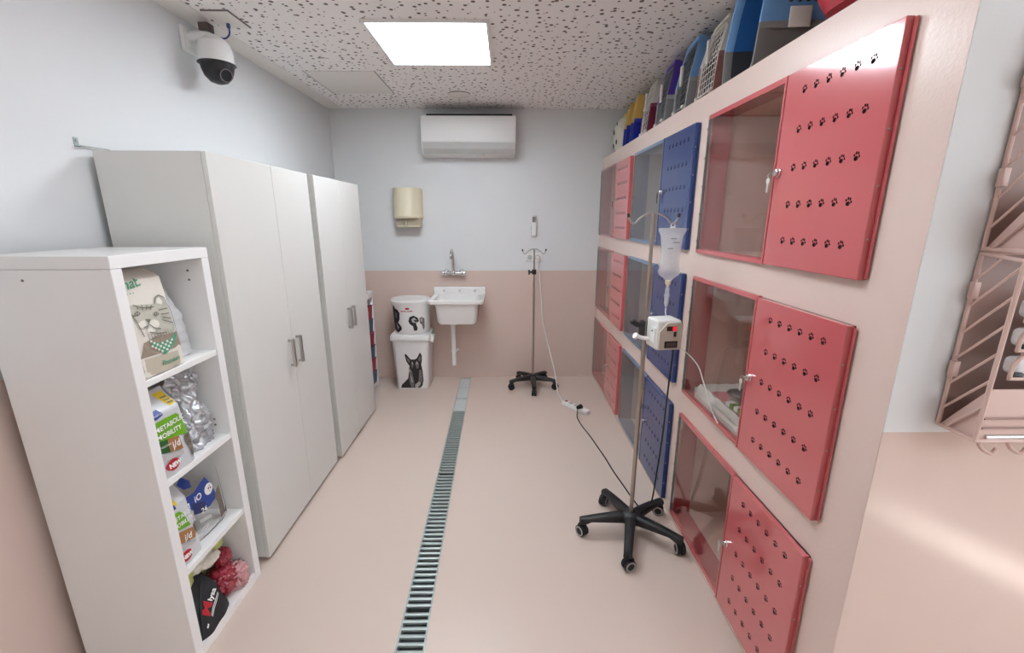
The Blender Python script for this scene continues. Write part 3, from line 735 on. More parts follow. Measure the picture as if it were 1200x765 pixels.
for (t_, sz, y_, z_, ro) in (('iO', .036, 1.462, .543, -.05), ('24', .03, 1.478, .482, -.15)):
    m = MB(); bagtext(bag, m, t_, sz, y_, z_, ro, bold=.0006, e=.0075); m.build('lettering', MAT['white_txt'], r, smooth=False, recalc=False)
# soft things in the bottom compartment
def lump(m, c, sx, sy, sz, seed, amp=.12, seg=40, freq=3.0):
    b = bmesh.new(); bmesh.ops.create_icosphere(b, subdivisions=5, radius=1)
    for v in b.verts:
        n_ = v.co.normalized(); k_ = 1 + amp * noise.noise(n_ * freq + Vector((seed, 0, 0))) + amp * .5 * noise.noise(n_ * freq * 2.3 + Vector((0, seed, 0)))
        p = n_ * k_; q = [math.copysign(abs(t_) ** .8, t_) for t_ in p]
        v.co = Vector((c[0] + q[0] * sx, c[1] + q[1] * sy, max(c[2] + q[2] * sz, c[3] if len(c) > 3 else -9)))
    b.verts.index_update(); m.add(b)
r = thing('fleece_blanket', 'folded yellow-green and white fleece stuffed in the bottom of the bookshelf', 'blanket', (0, 0, .041))
m = MB(); lump(m, (-1.395, 1.47, .085, 0.0), .115, .14, .09, 3, .10); m.build('lower_fold', MAT['fleece'], r)
m = MB(); lump(m, (-1.290, 1.385, .200), .065, .070, .062, 8, .12); m.build('green_fold', MAT['fleece'], r)
m = MB(); lump(m, (-1.285, 1.480, .215), .062, .070, .040, 12, .16); m.build('white_fold', MAT['fleece_w'], r)
m = MB(); lump(m, (-1.300, 1.570, .230), .075, .066, .055, 19, .14); m.build('green_fold', MAT['fleece'], r)
m = MB(); lump(m, (-1.238, 1.515, .200), .035, .050, .024, 15, .16); m.build('white_fold', MAT['fleece_w'], r)
r = thing('red_package', 'crinkled clear packet of red goods at the bottom right of the bookshelf', 'packet', (0, 0, .041))
m = MB(); lump(m, (-1.225, 1.562, .055, 0.0), .062, .066, .055, 21, .22, freq=6); m.build('red_bundle', MAT['redbag'], r, ang=70)
m = MB(); lump(m, (-1.205, 1.592, .040, 0.0), .058, .050, .062, 27, .25, freq=6); m.build('clear_wrap', MAT['pinkbag'], r, ang=70)
m = MB(); lump(m, (-1.235, 1.592, .140), .03, .034, .036, 33, .25, freq=6); m.build('red_knot', MAT['redbag'], r, ang=70)
# black pouch with its badge
r = thing('black_pouch', 'black nylon pouch with a red and white badge at the front of the bottom shelf', 'pouch', (0, 0, 0))
bag = Bag(-1.147, 1.405, .196, .0415, .195, .090, lean=.34, topw=.74, seed=40, n=3.6, crumple=.012, tuck=.62)
bag.mesh(40, 60).build('body', MAT['pouch'], r)
m = MB(); a_ = .62
fnp = lambda y, z: (lambda a, b: bag.front(y + a * math.cos(a_) - b * math.sin(a_), z + a * math.sin(a_) + b * math.cos(a_), .0035))
m.text('M', .062, fnp(1.382, .092), bold=.003); bd = m.build('badge', MAT['ink_red'], r, smooth=False, recalc=False)
m = MB(); m.text('lysa', .030, fnp(1.421, .125), bold=.0009); m.build('lettering', MAT['white_txt'], r, smooth=False, recalc=False)
pieces('badge_line', MAT['white_txt'], r, [lambda m_, q=q: m_.poly([(0, 0), (.08, 0), (.08, .003), (0, .003)], fnp(1.392 + .002 * q, .086 - .006 * q), cuts=2) for q in range(2)], recalc=False)
m = MB(); m.poly([(0, 0), (.014, 0), (.014, .007), (0, .007)], fnp(1.350, .072), cuts=1); m.build('zip_tag', MAT['white_txt'], r, smooth=False, recalc=False)
m = MB(); m.tube([bag.front(1.325, .06, .004), bag.front(1.36, .135, .006), bag.front(1.40, .175, .006), bag.front(1.44, .20, .004)], .004, 6, 5); m.build('zip', MAT['rubber'], r)

# ------------------------------------------------------------------ tall white cabinets
def cabinet(y0, ysplit, y1, xf, label):
    xb = -1.565; z0, z1 = .024, 1.849
    r = thing('tall_cabinet', label, 'cabinet', (0, 0, 0), 0, 'tall white two door cabinets on the left wall')
    m = MB()
    m.box(xb, xf - .020, y0, y0 + .018, z0, z1, .001, 1); m.box(xb, xf - .020, y1 - .018, y1, z0, z1, .001, 1)
    m.box(xb, xf - .020, y0 + .0181, y1 - .0181, z1 - .018, z1); m.box(xb, xf - .020, y0 + .0181, y1 - .0181, z0, z0 + .018); m.box(xb, xb + .006, y0 + .0181, y1 - .0181, z0 + .02, z1 - .02)
    m.build('carcass', MAT['white_lam'], r, ang=30)
    pieces('foot', MAT['black'], r, [lambda m_, p=p: m_.lathe([(.022, 0), (.026, .004), (.02, .0235)], (p[0], p[1], 0), seg=16) for p in ((xb + .05, y0 + .05), (xb + .05, y1 - .05), (xf - .08, y0 + .05), (xf - .08, y1 - .05))])
    for (a, b, hy) in ((y0 + .001, ysplit - .0012, ysplit - .042), (ysplit + .0012, y1 - .001, ysplit + .042)):
        m = MB(); m.box(xf - .0185, xf, a, b, z0 - .004, z1 - .001, .0015, 1)
        d = m.build('door', MAT['white_lam'], r, ang=30)
        m = MB(); zc = .915; hh = .075
        m.box(xf + .016, xf + .030, hy - .007, hy + .007, zc - hh, zc + hh, .002)
        for s in (-1, 1): m.box(xf + .0005, xf + .0165, hy - .006, hy + .006, zc + s * (hh - .008) - .006, zc + s * (hh - .008) + .006, .001)
        m.build('handle', MAT['steel'], d)
cabinet(1.765, 2.232, 2.625, -1.142, 'tall white two door cabinet right next to the open bookshelf')
cabinet(2.672, 3.055, 3.455, -1.128, 'tall white two door cabinet farther back, next to the colourful bin unit')

# ------------------------------------------------------------------ small unit with red and blue bins
ux0, ux1, uy0, uy1, uz = -1.59, -1.262, 3.60, 4.036, .945
r = thing('storage_unit', 'low white storage unit holding red and blue bins, behind the tall cabinets', 'shelf unit', (0, 0, 0))
m = MB(); m.box(ux0, ux1, uy0, uy1, uz - .06, uz, .003); m.build('top', MAT['white_gloss'], r)
for y in (uy0, uy1 - .025):
    m = MB(); m.box(ux0, ux1 - .001, y, y + .025, .0, uz - .0605, .002)
    m.build('side_panel', MAT['white_gloss'], r)
m = MB(); m.box(ux0, ux1 - .01, uy0 + .026, uy1 - .026, .03, .06, .002); m.build('bottom_panel', MAT['white_gloss'], r)
pieces('runner', MAT['white_gloss'], r, [lambda m_, q=q, y=y: m_.box(ux0 + .01, ux1 - .02, y, y + .012, .172 + q * .128, .178 + q * .128) for q in range(6) for y in (uy0 + .0255, uy1 - .0375)])
binl = ['topmost red bin in the white storage unit', 'topmost slate blue bin in the white storage unit, under the top red one', 'middle red bin in the white storage unit', 'middle slate blue bin in the white storage unit', 'lowest red bin in the white storage unit', 'lowest slate blue bin in the white storage unit, at the very bottom']
for q in range(6):
    zt = .8125 - q * .128
    m = MB(); h = .122
    w0, w1 = .178, .1835; l0, l1 = .136, .145
    def rr(hx, hy, z, cx): return [(cx + hx, -hy, z), (cx + hx, hy, z), (cx - hx, hy, z), (cx - hx, -hy, z)]
    m.rings([rr(l0, w0, -h, .0), rr(l1, w1, 0, 0)], cap=False); m.rings([rr(l1, w1, 0, 0), rr(l1 + .008, w1 + .0, 0.004, 0), rr(l1 - .006, w1 - .006, .004, 0), rr(l0 - .005, w0 - .005, -h + .004, -.02)], cap=False)
    f_ = MB(); f_.bm.free()
    m.bm.faces.new([m.bm.verts.new(p) for p in rr(l0, w0, -h, -.02)]); m.bm.faces.new([m.bm.verts.new(p) for p in rr(l0 - .005, w0 - .005, -h + .004, -.02)])
    o = m.build('storage_bin', MAT['bin_red' if q % 2 == 0 else 'bin_blue'], loc=(-1.412, 3.825, zt))
    tag(o, binl[q], 'bin', 'red and blue bins in the white storage unit')

# ------------------------------------------------------------------ food containers with dog pictures
def rrect(hx, hy, rad, z, cx, cy, n=6):
    out = []
    for (sx, sy, a0) in ((1, 1, 0), (-1, 1, 90), (-1, -1, 180), (1, -1, 270)):
        for i in range(n + 1):
            a = D(a0 + 90 * i / n); out.append((cx + sx * (hx - rad) + rad * math.cos(a), cy + sy * (hy - rad) + rad * math.sin(a), z))
    return out
def px(a, b): return (-1.097 + (a / 6.37 - 6) * .00792, .546 - (b / 6.37 - 53) * .00847)
r = thing('food_container', 'tall white pet food container printed with a shepherd dog, on the floor below the bucket', 'container', (0, 0, 0))
ccx, ccy = -.914, 4.065
m = MB(); m.rings([rrect(.148, .125, .03, .0, ccx, ccy), rrect(.152, .128, .035, .01, ccx, ccy), rrect(.172, .150, .035, .485, ccx, ccy)]); m.build('body', MAT['plastic'], r)
m = MB(); m.rings([rrect(.182, .160, .035, .486, ccx, ccy), rrect(.186, .163, .035, .492, ccx, ccy), rrect(.186, .163, .035, .525, ccx, ccy), rrect(.180, .156, .035, .542, ccx, ccy), rrect(.150, .128, .035, .546, ccx, ccy)])
m.box(ccx + .175, ccx + .212, ccy - .08, ccy + .02, .455, .515, .006); m.build('lid', MAT['plastic'], r)
def lowfront(x, z, e=0): return (x, ccy - (.128 + .022 * (z - .01) / .475) - .0008 - e, z)
GS = {
 'ink': [[(140, 480), (150, 478), (185, 520), (215, 520), (232, 510), (258, 466), (270, 490), (268, 530), (262, 560), (270, 610), (272, 680), (262, 720), (245, 745), (215, 755), (190, 750), (165, 748), (100, 748), (92, 740), (105, 712), (130, 690), (155, 665), (165, 610), (172, 570), (150, 535)]],
 'ink_mid': [[(152, 498), (178, 525), (172, 545), (158, 528)], [(240, 525), (256, 490), (262, 505), (258, 535)], [(185, 560), (195, 530), (205, 560), (190, 590)], [(215, 555), (232, 528), (244, 550), (240, 585), (226, 590)], [(172, 590), (188, 610), (200, 700), (195, 740), (175, 742), (162, 690)], [(244, 600), (262, 600), (264, 680), (240, 738), (232, 700)]],
 'ink_light': [[(188, 545), (196, 536), (202, 548), (196, 558)], [(222, 545), (232, 536), (238, 550), (230, 560)], [(176, 640), (186, 660), (190, 700), (178, 690)], [(205, 715), (235, 690), (250, 705), (225, 748), (205, 742)], [(165, 575), (176, 600), (172, 620), (162, 610)]],
 'ink2': [[(200, 590), (214, 582), (232, 590), (236, 610), (216, 622), (200, 610)]]}
m = MB()
for i, (kk, mi) in enumerate((('ink', 0), ('ink_mid', 1), ('ink_light', 2), ('ink2', 0))):
    m.mi = mi
    for p in GS[kk]: m.poly([px(*q) for q in p], lambda a, b, e=.0005 * i: lowfront(a, max(b, .012), e))
m.build('dog_print', [MAT['ink'], MAT['ink_mid'], MAT['ink_light']], r, smooth=False, recalc=False)
r = thing('food_bucket', 'white oval pet food bucket with small dog pictures, stacked on the taller container', 'container', (0, 0, .547))
m = MB(); m.rings([rrect(.160, .140, .128, .0, ccx + .003, ccy), rrect(.164, .144, .130, .012, ccx + .003, ccy), rrect(.176, .155, .140, .292, ccx + .003, ccy)]); m.build('body', MAT['plastic'], r)
m = MB(); m.rings([rrect(.181, .162, .145, .28, ccx, ccy), rrect(.184, .166, .148, .292, ccx, ccy), rrect(.184, .166, .148, .312, ccx, ccy), rrect(.178, .156, .14, .322, ccx, ccy), rrect(.170, .148, .134, .316, ccx, ccy)])
m.build('lid', MAT['plastic'], r)
def upfront(x, z, e=0):
    t = (z - .547) / .292; hx = .164 + .012 * t; hy = .144 + .011 * t; rad = .130 + .01 * t
    u = abs(x - (ccx + .003)); fl = hx - rad
    y = hy if u <= fl else (hy - rad) + math.sqrt(max(rad * rad - (u - fl) ** 2, 1e-5))
    return (x, ccy - y - .001 - e, z - .547)
UP = [(0, [(62, 150), (72, 128), (85, 150), (108, 160), (122, 180), (118, 230), (105, 250), (130, 280), (132, 300), (100, 325), (68, 305)], 0), (0, [(185, 240), (195, 210), (225, 198), (255, 215), (262, 240), (240, 255), (250, 290), (244, 308), (222, 308), (218, 275), (195, 260)], 0), (2, [(208, 225), (228, 212), (246, 228), (250, 246), (230, 252), (212, 244)], 1), (0, [(225, 232), (240, 228), (252, 238), (238, 246)], 2), (1, [(265, 220), (280, 212), (298, 225), (296, 290), (288, 310), (280, 268), (268, 255)], 0), (2, [(272, 225), (284, 222), (286, 245), (274, 244)], 1), (1, [(80, 175), (100, 185), (96, 225), (82, 220)], 1), (2, [(88, 255), (112, 285), (100, 305)], 1)]
m = MB()
for mi, p, i in UP:
    m.mi = mi; m.poly([px(*q) for q in p], lambda a, b, e=.0006 * i: upfront(a, b, e), cuts=2)
x0, z0_ = px(133, 172)
m.mi = 3; m.text('ROYAL CANIN', .0165, lambda a, b: upfront(x0 + a, z0_ + b, .001), bold=.0008)
xc_, zc_ = px(182, 152)
m.poly([(xc_ - .016, zc_ - .006), (xc_ + .016, zc_ - .006), (xc_ + .020, zc_ + .010), (xc_ + .008, zc_ + .002), (xc_, zc_ + .012), (xc_ - .008, zc_ + .002), (xc_ - .020, zc_ + .010)], lambda a, b: upfront(a, b, .001))
m.build('dog_print', [MAT['ink'], MAT['ink_mid'], MAT['ink_light'], MAT['ink_red']], r, smooth=False, recalc=False)

# ------------------------------------------------------------------ sink, tap
r = thing('sink', 'white ceramic wall sink under the chrome tap on the back wall', 'sink', (-.468, YB, 0))
m = MB()
FW = .255
outer = []
def sr(hx, y0, y1, z, rad): return rrect(hx, (y1 - y0) / 2, rad, z, 0, (y0 + y1) / 2)
m.rings([sr(.165, -.33, -.02, .640, .035), sr(.185, -.345, -.008, .665, .045), sr(.198, -.365, -.004, .800, .05), sr(.205, -.372, -.004, .838, .04),
         sr(FW - .008, -.400, -.002, .842, .03), sr(FW, -.405, -.001, .852, .035), sr(FW, -.405, -.001, .876, .035), sr(FW - .010, -.396, -.006, .882, .03),
         sr(FW - .045, -.365, -.055, .874, .05), sr(.195, -.350, -.06, .80, .06), sr(.165, -.32, -.075, .70, .06), sr(.10, -.26, -.12, .690, .05)])
m.box(-FW + .002, FW - .002, -.045, -.001, .86, .948, .012, 3)
sk = m.build('basin', MAT['ceramic'], r)
pieces('bolt', MAT['chrome'], r, [lambda m_, x=x: m_.cyl((x, -.0445, .912), (x, -.049, .912), .012, .010, 14) for x in (-.15, 0, .15)])
m = MB(); m.lathe([(.034, 0), (.034, .03), (.024, .036)], (-.055, -.19, .604), seg=20); m.cyl((-.055, -.19, .62), (-.055, -.19, .25), .021, seg=20); m.tube([(-.055, -.19, .26), (-.055, -.19, .215), (-.055, -.185, .20)], .021, 16, 4)
m.cyl((-.055, -.19, .33), (-.055, -.19, .36), .026, seg=20); m.cyl((-.035, -.19, .345), (-.012, -.16, .345), .012, seg=12)
m.build('drain_pipe', MAT['plastic'], r)
r = thing('wall_tap', 'chrome two handled wall tap with a swan neck above the sink', 'tap', (-.522, YB, 1.085))
m = MB()
for s in (-1, 1):
    m.lathe([(.032, 0.001), (.032, .006), (.022, .014), (.018, .016), (.018, .04)], (s * .075, 0, 0), (0, -1, 0), 24)
    m.sphere((s * .075, -.05, 0), .024)
m.cyl((-.075, -.05, 0), (.075, -.05, 0), .019, seg=20); m.sphere((0, -.05, 0), .027)
m.build('body', MAT['chrome'], r)
for s in (-1, 1):
    m = MB(); m.lathe([(.017, 0), (.024, .006), (.026, .022), (.022, .036), (.012, .04)], (s * .085, -.05, 0), (s, 0, 0), 20); m.build('handle', MAT['chrome'], r)
m = MB(); m.cyl((0, -.05, .02), (0, -.05, .05), .018, .013, 16); m.tube([(0, -.05, .04), (0, -.052, .12), (0, -.06, .185), (0, -.10, .225), (0, -.155, .22), (0, -.19, .185), (0, -.195, .165)], .0115, 12, 6)
m.cyl((0, -.195, .168), (0, -.1955, .150), .0135, seg=14)
m.build('spout', MAT['chrome'], r)

# ------------------------------------------------------------------ paper towel dispenser
r = thing('towel_dispenser', 'cream round fronted paper towel dispenser on the back wall', 'dispenser', (-.925, YB, 1.52))
def dsec(hx, dep, z, n=16): return [(hx * math.cos(PI * i / n), -.0002 - dep * (math.sin(PI * i / n) ** .7), z) for i in range(n + 1)]
m = MB(); m.rings([dsec(.128, .155, .075), dsec(.136, .185, .085), dsec(.136, .190, .105), dsec(.133, .188, .110), dsec(.132, .186, .34), dsec(.126, .178, .352)])
m.build('cover', MAT['cream'], r)
m = MB(); m.box(-.10, .118, -.12, -.0002, .0, .10, .006); m.box(.10, .128, -.10, -.03, .07, .10, .004)
m.lathe([(.02, 0), (.016, .03), (.0, .035)], (-.01, -.125, .05), (0, -.3, -1), 14)
m.build('mechanism', MAT['cream_dark'], r)
m = MB(); zz_ = [(-.09, .018), *[(-.09 + q * .0105, .0 if q % 2 else .010) for q in range(21)], (.12, .018)]
m.extr(zz_, lambda a, b: (a, -.128, b), lambda a, b: (a, -.1205, b)); m.build('cutter', MAT['cream'], r, smooth=False)

# ------------------------------------------------------------------ air conditioner
r = thing('air_conditioner', 'white split air conditioner high on the back wall under the ceiling', 'air conditioner', (-.333, YB, 2.142))
hw_ = .412
def acs(x, g=0): 
    prof = [(-.002, .0), (-.12, .0), (-.165, .014), (-.195, .05), (-.206, .095), (-.210, .12), (-.210, .30), (-.200, .318), (-.002, .318)]
    return [(x, y + (g if y < -.1 else 0), z) for y, z in prof]
m = MB(); m.rings([acs(-hw_, .004), acs(-hw_ + .006), acs(hw_ - .006), acs(hw_, .004)]); m.build('body', MAT['plastic'], r, ang=25)
m = MB(); m.box(-hw_ + .012, hw_ - .012, -.2165, -.2105, .105, .312, .003); m.build('front_panel', MAT['plastic'], r)
m = MB(); m.rings([[(x, -.2118, .100), (x, -.203, .050), (x, -.170, .012), (x, -.167, .016), (x, -.199, .052), (x, -.2075, .100)] for x in (-hw_ + .012, hw_ - .012)]); m.build('flap', MAT['lightgrey'], r, ang=25)
m = MB(); m.box(-hw_ + .05, hw_ - .03, -.185, -.03, .3185, .336, .003); m.build('top_grille', MAT['vent_dark'], r)
pieces('clip', MAT['lightgrey'], r, [lambda m_, x=x: m_.box(x - .012, x + .012, -.168, -.160, .004, .010, .001) for x in (-.15, .13)])

# remote in its wall holder, double socket
r = thing('remote_control', 'white remote control in a holder on the back wall above the sockets', 'remote', (.258, YB, 1.43))
m = MB(); m.box(-.027, .027, -.022, -.0002, .0, .10, .004); m.build('holder', MAT['lightgrey'], r)
m = MB(); m.box(-.022, .022, -.034, -.0225, .008, .195, .005); rc = m.build('body', MAT['plastic'], r)
m = MB(); m.box(-.016, .016, -.0352, -.0342, .135, .185, .0003, 1); m.build('display', MAT['ink_mid'], rc)
r = thing('wall_socket', 'white double wall socket behind the rear IV stand', 'socket', (.262, YB, 1.233))
m = MB(); m.box(-.080, .080, -.010, -.001, -.041, .041, .004); m.build('plate', MAT['plastic'], r)
for s in (-1, 1):
    m = MB(); m.lathe([(.024, .0101), (.024, .013), (.020, .013), (.019, .0105), (.0, .0105)], (s * .038, 0, 0), (0, -1, 0), 24, cap=False)
    for q in (-1, 1): m.cyl((s * .038 + q * .0095, -.0106, 0), (s * .038 + q * .0095, -.0112, 0), .0025, seg=8)
    m.build('outlet', MAT['lightgrey'], r)

# ------------------------------------------------------------------ power strip with its white lead
r = thing('power_strip', 'white power strip with a red switch lying on the pink floor', 'power strip', (.588, 3.455, .001), D(-52))
m = MB(); m.box(-.145, .145, -.028, .028, 0, .038, .007); m.build('body', MAT['plastic'], r)
m = MB(); m.box(-.125, -.098, -.012, .012, .0382, .043, .002); m.build('switch', MAT['red_plain'], r)
for q in range(3):
    m = MB(); m.lathe([(.021, .0381), (.021, .0405), (.018, .0405), (.017, .0385), (.0, .0385)], (-.055 + q * .06, 0, 0), seg=20, cap=False); m.build('outlet', MAT['lightgrey'], r)
lead = [(.300, YB - .035, 1.225), (.301, YB - .06, 1.17), (.318, YB - .12, 1.0), (.330, 4.12, .84), (.345, 4.09, .64), (.40, 4.03, .40), (.455, 3.93, .17), (.475, 3.80, .02), (.490, 3.66, .006), (.497, 3.58, .012)]
inv = Matrix.Rotation(D(52), 4, 'Z') @ Matrix.Translation((-.588, -3.455, -.001))
m = MB(); m.tube([inv @ Vector(p) for p in lead], .0055, 8, 8)
ld = m.build('lead', MAT['plastic'], r)
m = MB(); q0 = inv @ Vector((.300, YB - .012, 1.233)); q1 = inv @ Vector((.300, YB - .045, 1.228)); m.cyl(q0, q1, .02, .014, 18); m.build('plug', MAT['plastic'], ld)

# ------------------------------------------------------------------ IV stands
def iv_stand(label, loc, ang0, R, top, pr, ring, hook_ang, hooks, knob=None):
    r = thing('iv_stand', label, 'IV stand', loc, 0, 'IV stands on castered bases')
    m = MB(); m.lathe([(.0, .075), (.042, .075), (.05, .085), (.05, .115), (.034, .130), (.020, .135)], seg=28)
    hub = m.build('hub', MAT['black'], r)
    for q in range(5):
        a = D(ang0 + 72 * q); d = Vector((math.cos(a), math.sin(a), 0)); s = Vector((-d.y, d.x, 0))
        m = MB(); R_ = []
        for t in range(9):
            u = t / 8; rad = .03 + (R - .03) * u
            hw = .026 - .006 * u; zt = .126 - .030 * u ** 1.6; zb = .082 + .004 * u - (.016 * u if u > .8 else 0)
            c_ = d * rad
            R_.append([c_ + s * hw + Vector((0, 0, zb)), c_ + s * hw + Vector((0, 0, zt - .010)), c_ + s * hw * .6 + Vector((0, 0, zt)), c_ - s * hw * .6 + Vector((0, 0, zt)), c_ - s * hw + Vector((0, 0, zt - .010)), c_ - s * hw + Vector((0, 0, zb))])
        m.rings(R_)
        lg = m.build('leg', MAT['black'], r, ang=50)
        # twin-wheel caster
        cst = d * (R - .006); yaw_ = a + D(35 if ring else 80)
        ax = Vector((math.cos(yaw_), math.sin(yaw_), 0)); fw = Vector((-ax.y, ax.x, 0))
        m = MB(); m.cyl(cst + Vector((0, 0, .045)), cst + Vector((0, 0, .084)), .009, seg=12)
        cc = cst + fw * .008 + Vector((0, 0, .0302))
        m.lathe([(.012, -.0035), (.028, -.0035), (.028, .0035), (.012, .0035)], cc + Vector((0, 0, .012)), ax, 20)
        for sgn in (-1, 1):
            m.lathe([(.006, sgn * .004), (.0285, sgn * .004), (.030, sgn * .008), (.030, sgn * .018), (.0275, sgn * .0205), (.008, sgn * .0205)], cc, ax, 24)
        ca = m.build('caster', MAT['rubber'], lg)
        if ring:
            pieces('wheel_ring', MAT['grey_ring'], ca, [lambda m_, sgn=sgn: m_.lathe([(.0262, sgn * .0202), (.0258, sgn * .0218), (.0185, sgn * .0218), (.0185, sgn * .0202)], cc, ax, 24, cap=False) for sgn in (-1, 1)])
    m = MB(); m.cyl((0, 0, .12), (0, 0, top * (.62 if not knob else .78)), pr, seg=18)
    m.cyl((0, 0, top * .6), (0, 0, top - .004), pr * .8, seg=18); m.build('pole', MAT['pole'], r)
    if knob:
        m = MB(); m.cyl((0, 0, knob - .022), (0, 0, knob + .022), .020, seg=18); m.cyl((-.015, -.008, knob), (-.045, -.02, knob), .009, seg=12)
        for q in range(3):
            an = D(120 * q); m.cyl((-.043, -.019, knob), (-.048 + .0, -.02 + .022 * math.cos(an), knob + .022 * math.sin(an)), .008, seg=10)
        m.build('clamp_knob', MAT['black'], r)
    for q in range(hooks):
        a = hook_ang + 2 * PI * q / hooks; d = Vector((math.cos(a), math.sin(a), 0)); Z = lambda z: Vector((0, 0, top + z))
        m = MB(); m.tube([Z(-.004), d * .022 + Z(-.004), d * .055 + Z(-.022), d * .078 + Z(-.045), d * .092 + Z(-.043), d * .104 + Z(-.026), d * .108 + Z(-.012)], .0042, 10, 5)
        hk = m.build('hook', MAT['steel'], r)
        m = MB(); p0 = d * .107 + Z(-.020); p1 = d * .1095 + Z(-.004); m.cyl(p0, p1, .0068, .0060, 12); m.build('hook_tip', MAT['rubber'], hk)
    return r
IVX, IVY = .637, 1.935
iv_stand('tall IV stand with an infusion pump and drip bag, in front of the blue kennels', (IVX, IVY, 0), 180, .262, 1.625, .0105, True, D(-4), 2)
iv_stand('empty IV stand with black castered base against the pink back wall', (.248, 3.975, 0), 198, .235, 1.335, .0095, False, D(8), 2, 1.125)
dup_src = None

# drip bag hanging from the right hook (x = hook cup)
hx, hy_, hz = IVX + .086, IVY - .006, 1.580
r = thing('iv_bag', 'clear drip bag of saline hanging from the tall IV stand', 'IV bag', (hx, hy_, hz))
def ivsec(z, w, d, n=24, e=2.4): return [(w * math.copysign(abs(math.cos(2 * PI * i / n)) ** (2 / e), math.cos(2 * PI * i / n)), d * math.copysign(abs(math.sin(2 * PI * i / n)) ** (2 / e), math.sin(2 * PI * i / n)), z) for i in range(n)]
m = MB(); m.rings([ivsec(-.020, .060, .003), ivsec(-.030, .062, .006), ivsec(-.055, .050, .014), ivsec(-.10, .044, .020), ivsec(-.155, .041, .022), ivsec(-.185, .044, .020), ivsec(-.210, .052, .014), ivsec(-.225, .044, .010), ivsec(-.240, .022, .007), ivsec(-.250, .014, .007)])
m.build('pouch', MAT['fluid'], r)
m = MB(); m.rings([ivsec(-.048, .046, .004), ivsec(-.07, .042, .010), ivsec(-.10, .038, .015), ivsec(-.155, .035, .017), ivsec(-.19, .036, .014), ivsec(-.205, .034, .010)]); m.build('saline', MAT['fluid_in'], r)
m = MB(); m.lathe([(.011, -.002), (.011, .002), (.006, .002), (.006, -.002), (.011, -.002)], (0, 0, -.008), (0, 1, 0), 16, cap=False); m.box(-.012, .012, -.002, .002, -.030, -.016, .001); m.build('hanger', MAT['plastic'], r)
pieces('scale_mark', MAT['ink'], r, [lambda m_, p=p: m_.box(p[1], p[2], -.0250, -.0215, p[0], p[0] + .0024) for p in ((-.066, -.012, .012), (-.082, .0, .026), (-.108, -.022, .0))], smooth=False)
m = MB(); m.cyl((0, 0, -.248), (0, 0, -.268), .014, .011, 18); m.cyl((0, 0, -.268), (0, 0, -.276), .007, seg=12); m.build('port', MAT['cream'], r)
m = MB(); m.lathe([(.004, -.276), (.009, -.283), (.010, -.312), (.0135, -.313), (.0135, -.320), (.0105, -.321), (.0095, -.355), (.005, -.368), (.003, -.376)], seg=20); m.build('drip_chamber', MAT['fluid'], r)
m = MB(); m.cyl((0, 0, -.322), (0, 0, -.352), .0072, .006, 12); m.build('drip_fluid', MAT['fluid_in'], r)
m = MB(); m.tube([(0, 0, -.374), (.0, 0, -.395), (.004, .0, -.412)], .0026, 8, 4); m.build('tubing', MAT['plastic'], r)

# infusion pump clamped on the pole
PX, PY, PZ = .695, IVY - .052, 1.035
r = thing('infusion_pump', 'white and beige infusion pump with a red display clamped to the tall IV stand', 'infusion pump', (PX, PY, PZ), D(7))
m = MB(); m.box(-.050, .064, -.062, .050, .0, .135, .012, 3); m.build('housing', MAT['pump_white'], r)
m = MB(); m.extr([(-.044, .010), (.058, .006), (.060, .118), (.040, .128), (-.012, .124), (-.044, .088)], lambda a, b: (a, -.0625, b), lambda a, b: (a, -.0745, b)); fp = m.build('front_plate', MAT['beige_pump'], r, ang=25)
m = MB(); m.box(-.014, .028, -.0765, -.0748, .092, .113, .0006, 1); m.build('red_display', MAT['lcd'], fp)
m = MB(); m.box(.012, .0275, -.0775, -.0767, .0935, .1115, .0002, 1); m.build('red_digits', MAT['led'], fp)
m = MB(); m.box(-.020, .040, -.0765, -.0748, .016, .046, .001, 1); m.build('display_frame', MAT['rubber'], fp)
m = MB(); m.box(-.012, .032, -.0778, -.0767, .022, .040, .0003, 1); m.build('screen', MAT['brown_box'], fp)
m = MB(); m.box(.018, .030, -.079, -.0747, .066, .088, .002); m.build('button', MAT['black'], fp)
m = MB(); m.box(-.0535, -.0505, -.045, -.005, .03, .10, .001, 1); m.build('door_latch', MAT['plastic'], r)
m = MB(); m.cyl((-.0536, -.020, .082), (-.0555, -.020, .082), .004, seg=10); m.build('screw', MAT['black'], r)
m = MB(); m.box(-.075, -.020, .051, .078, .03, .11, .004)
m.build('pole_clamp', MAT['black'], r)
m = MB(); m.tube([(-.07, .055, .088), (-.10, .040, .098), (-.122, .030, .112)], .012, 12, 4); m.sphere((-.124, .029, .113), .0135); m.build('grip', MAT['rubber'], r)
m = MB(); m.tube([(-.048, .02, .035), (-.08, .015, .040), (-.112, .008, .052)], .009, 10, 3); m.cyl((-.112, .008, .050), (-.122, .006, .056), .014, seg=14); m.build('clamp_screw', MAT['plastic'], r)
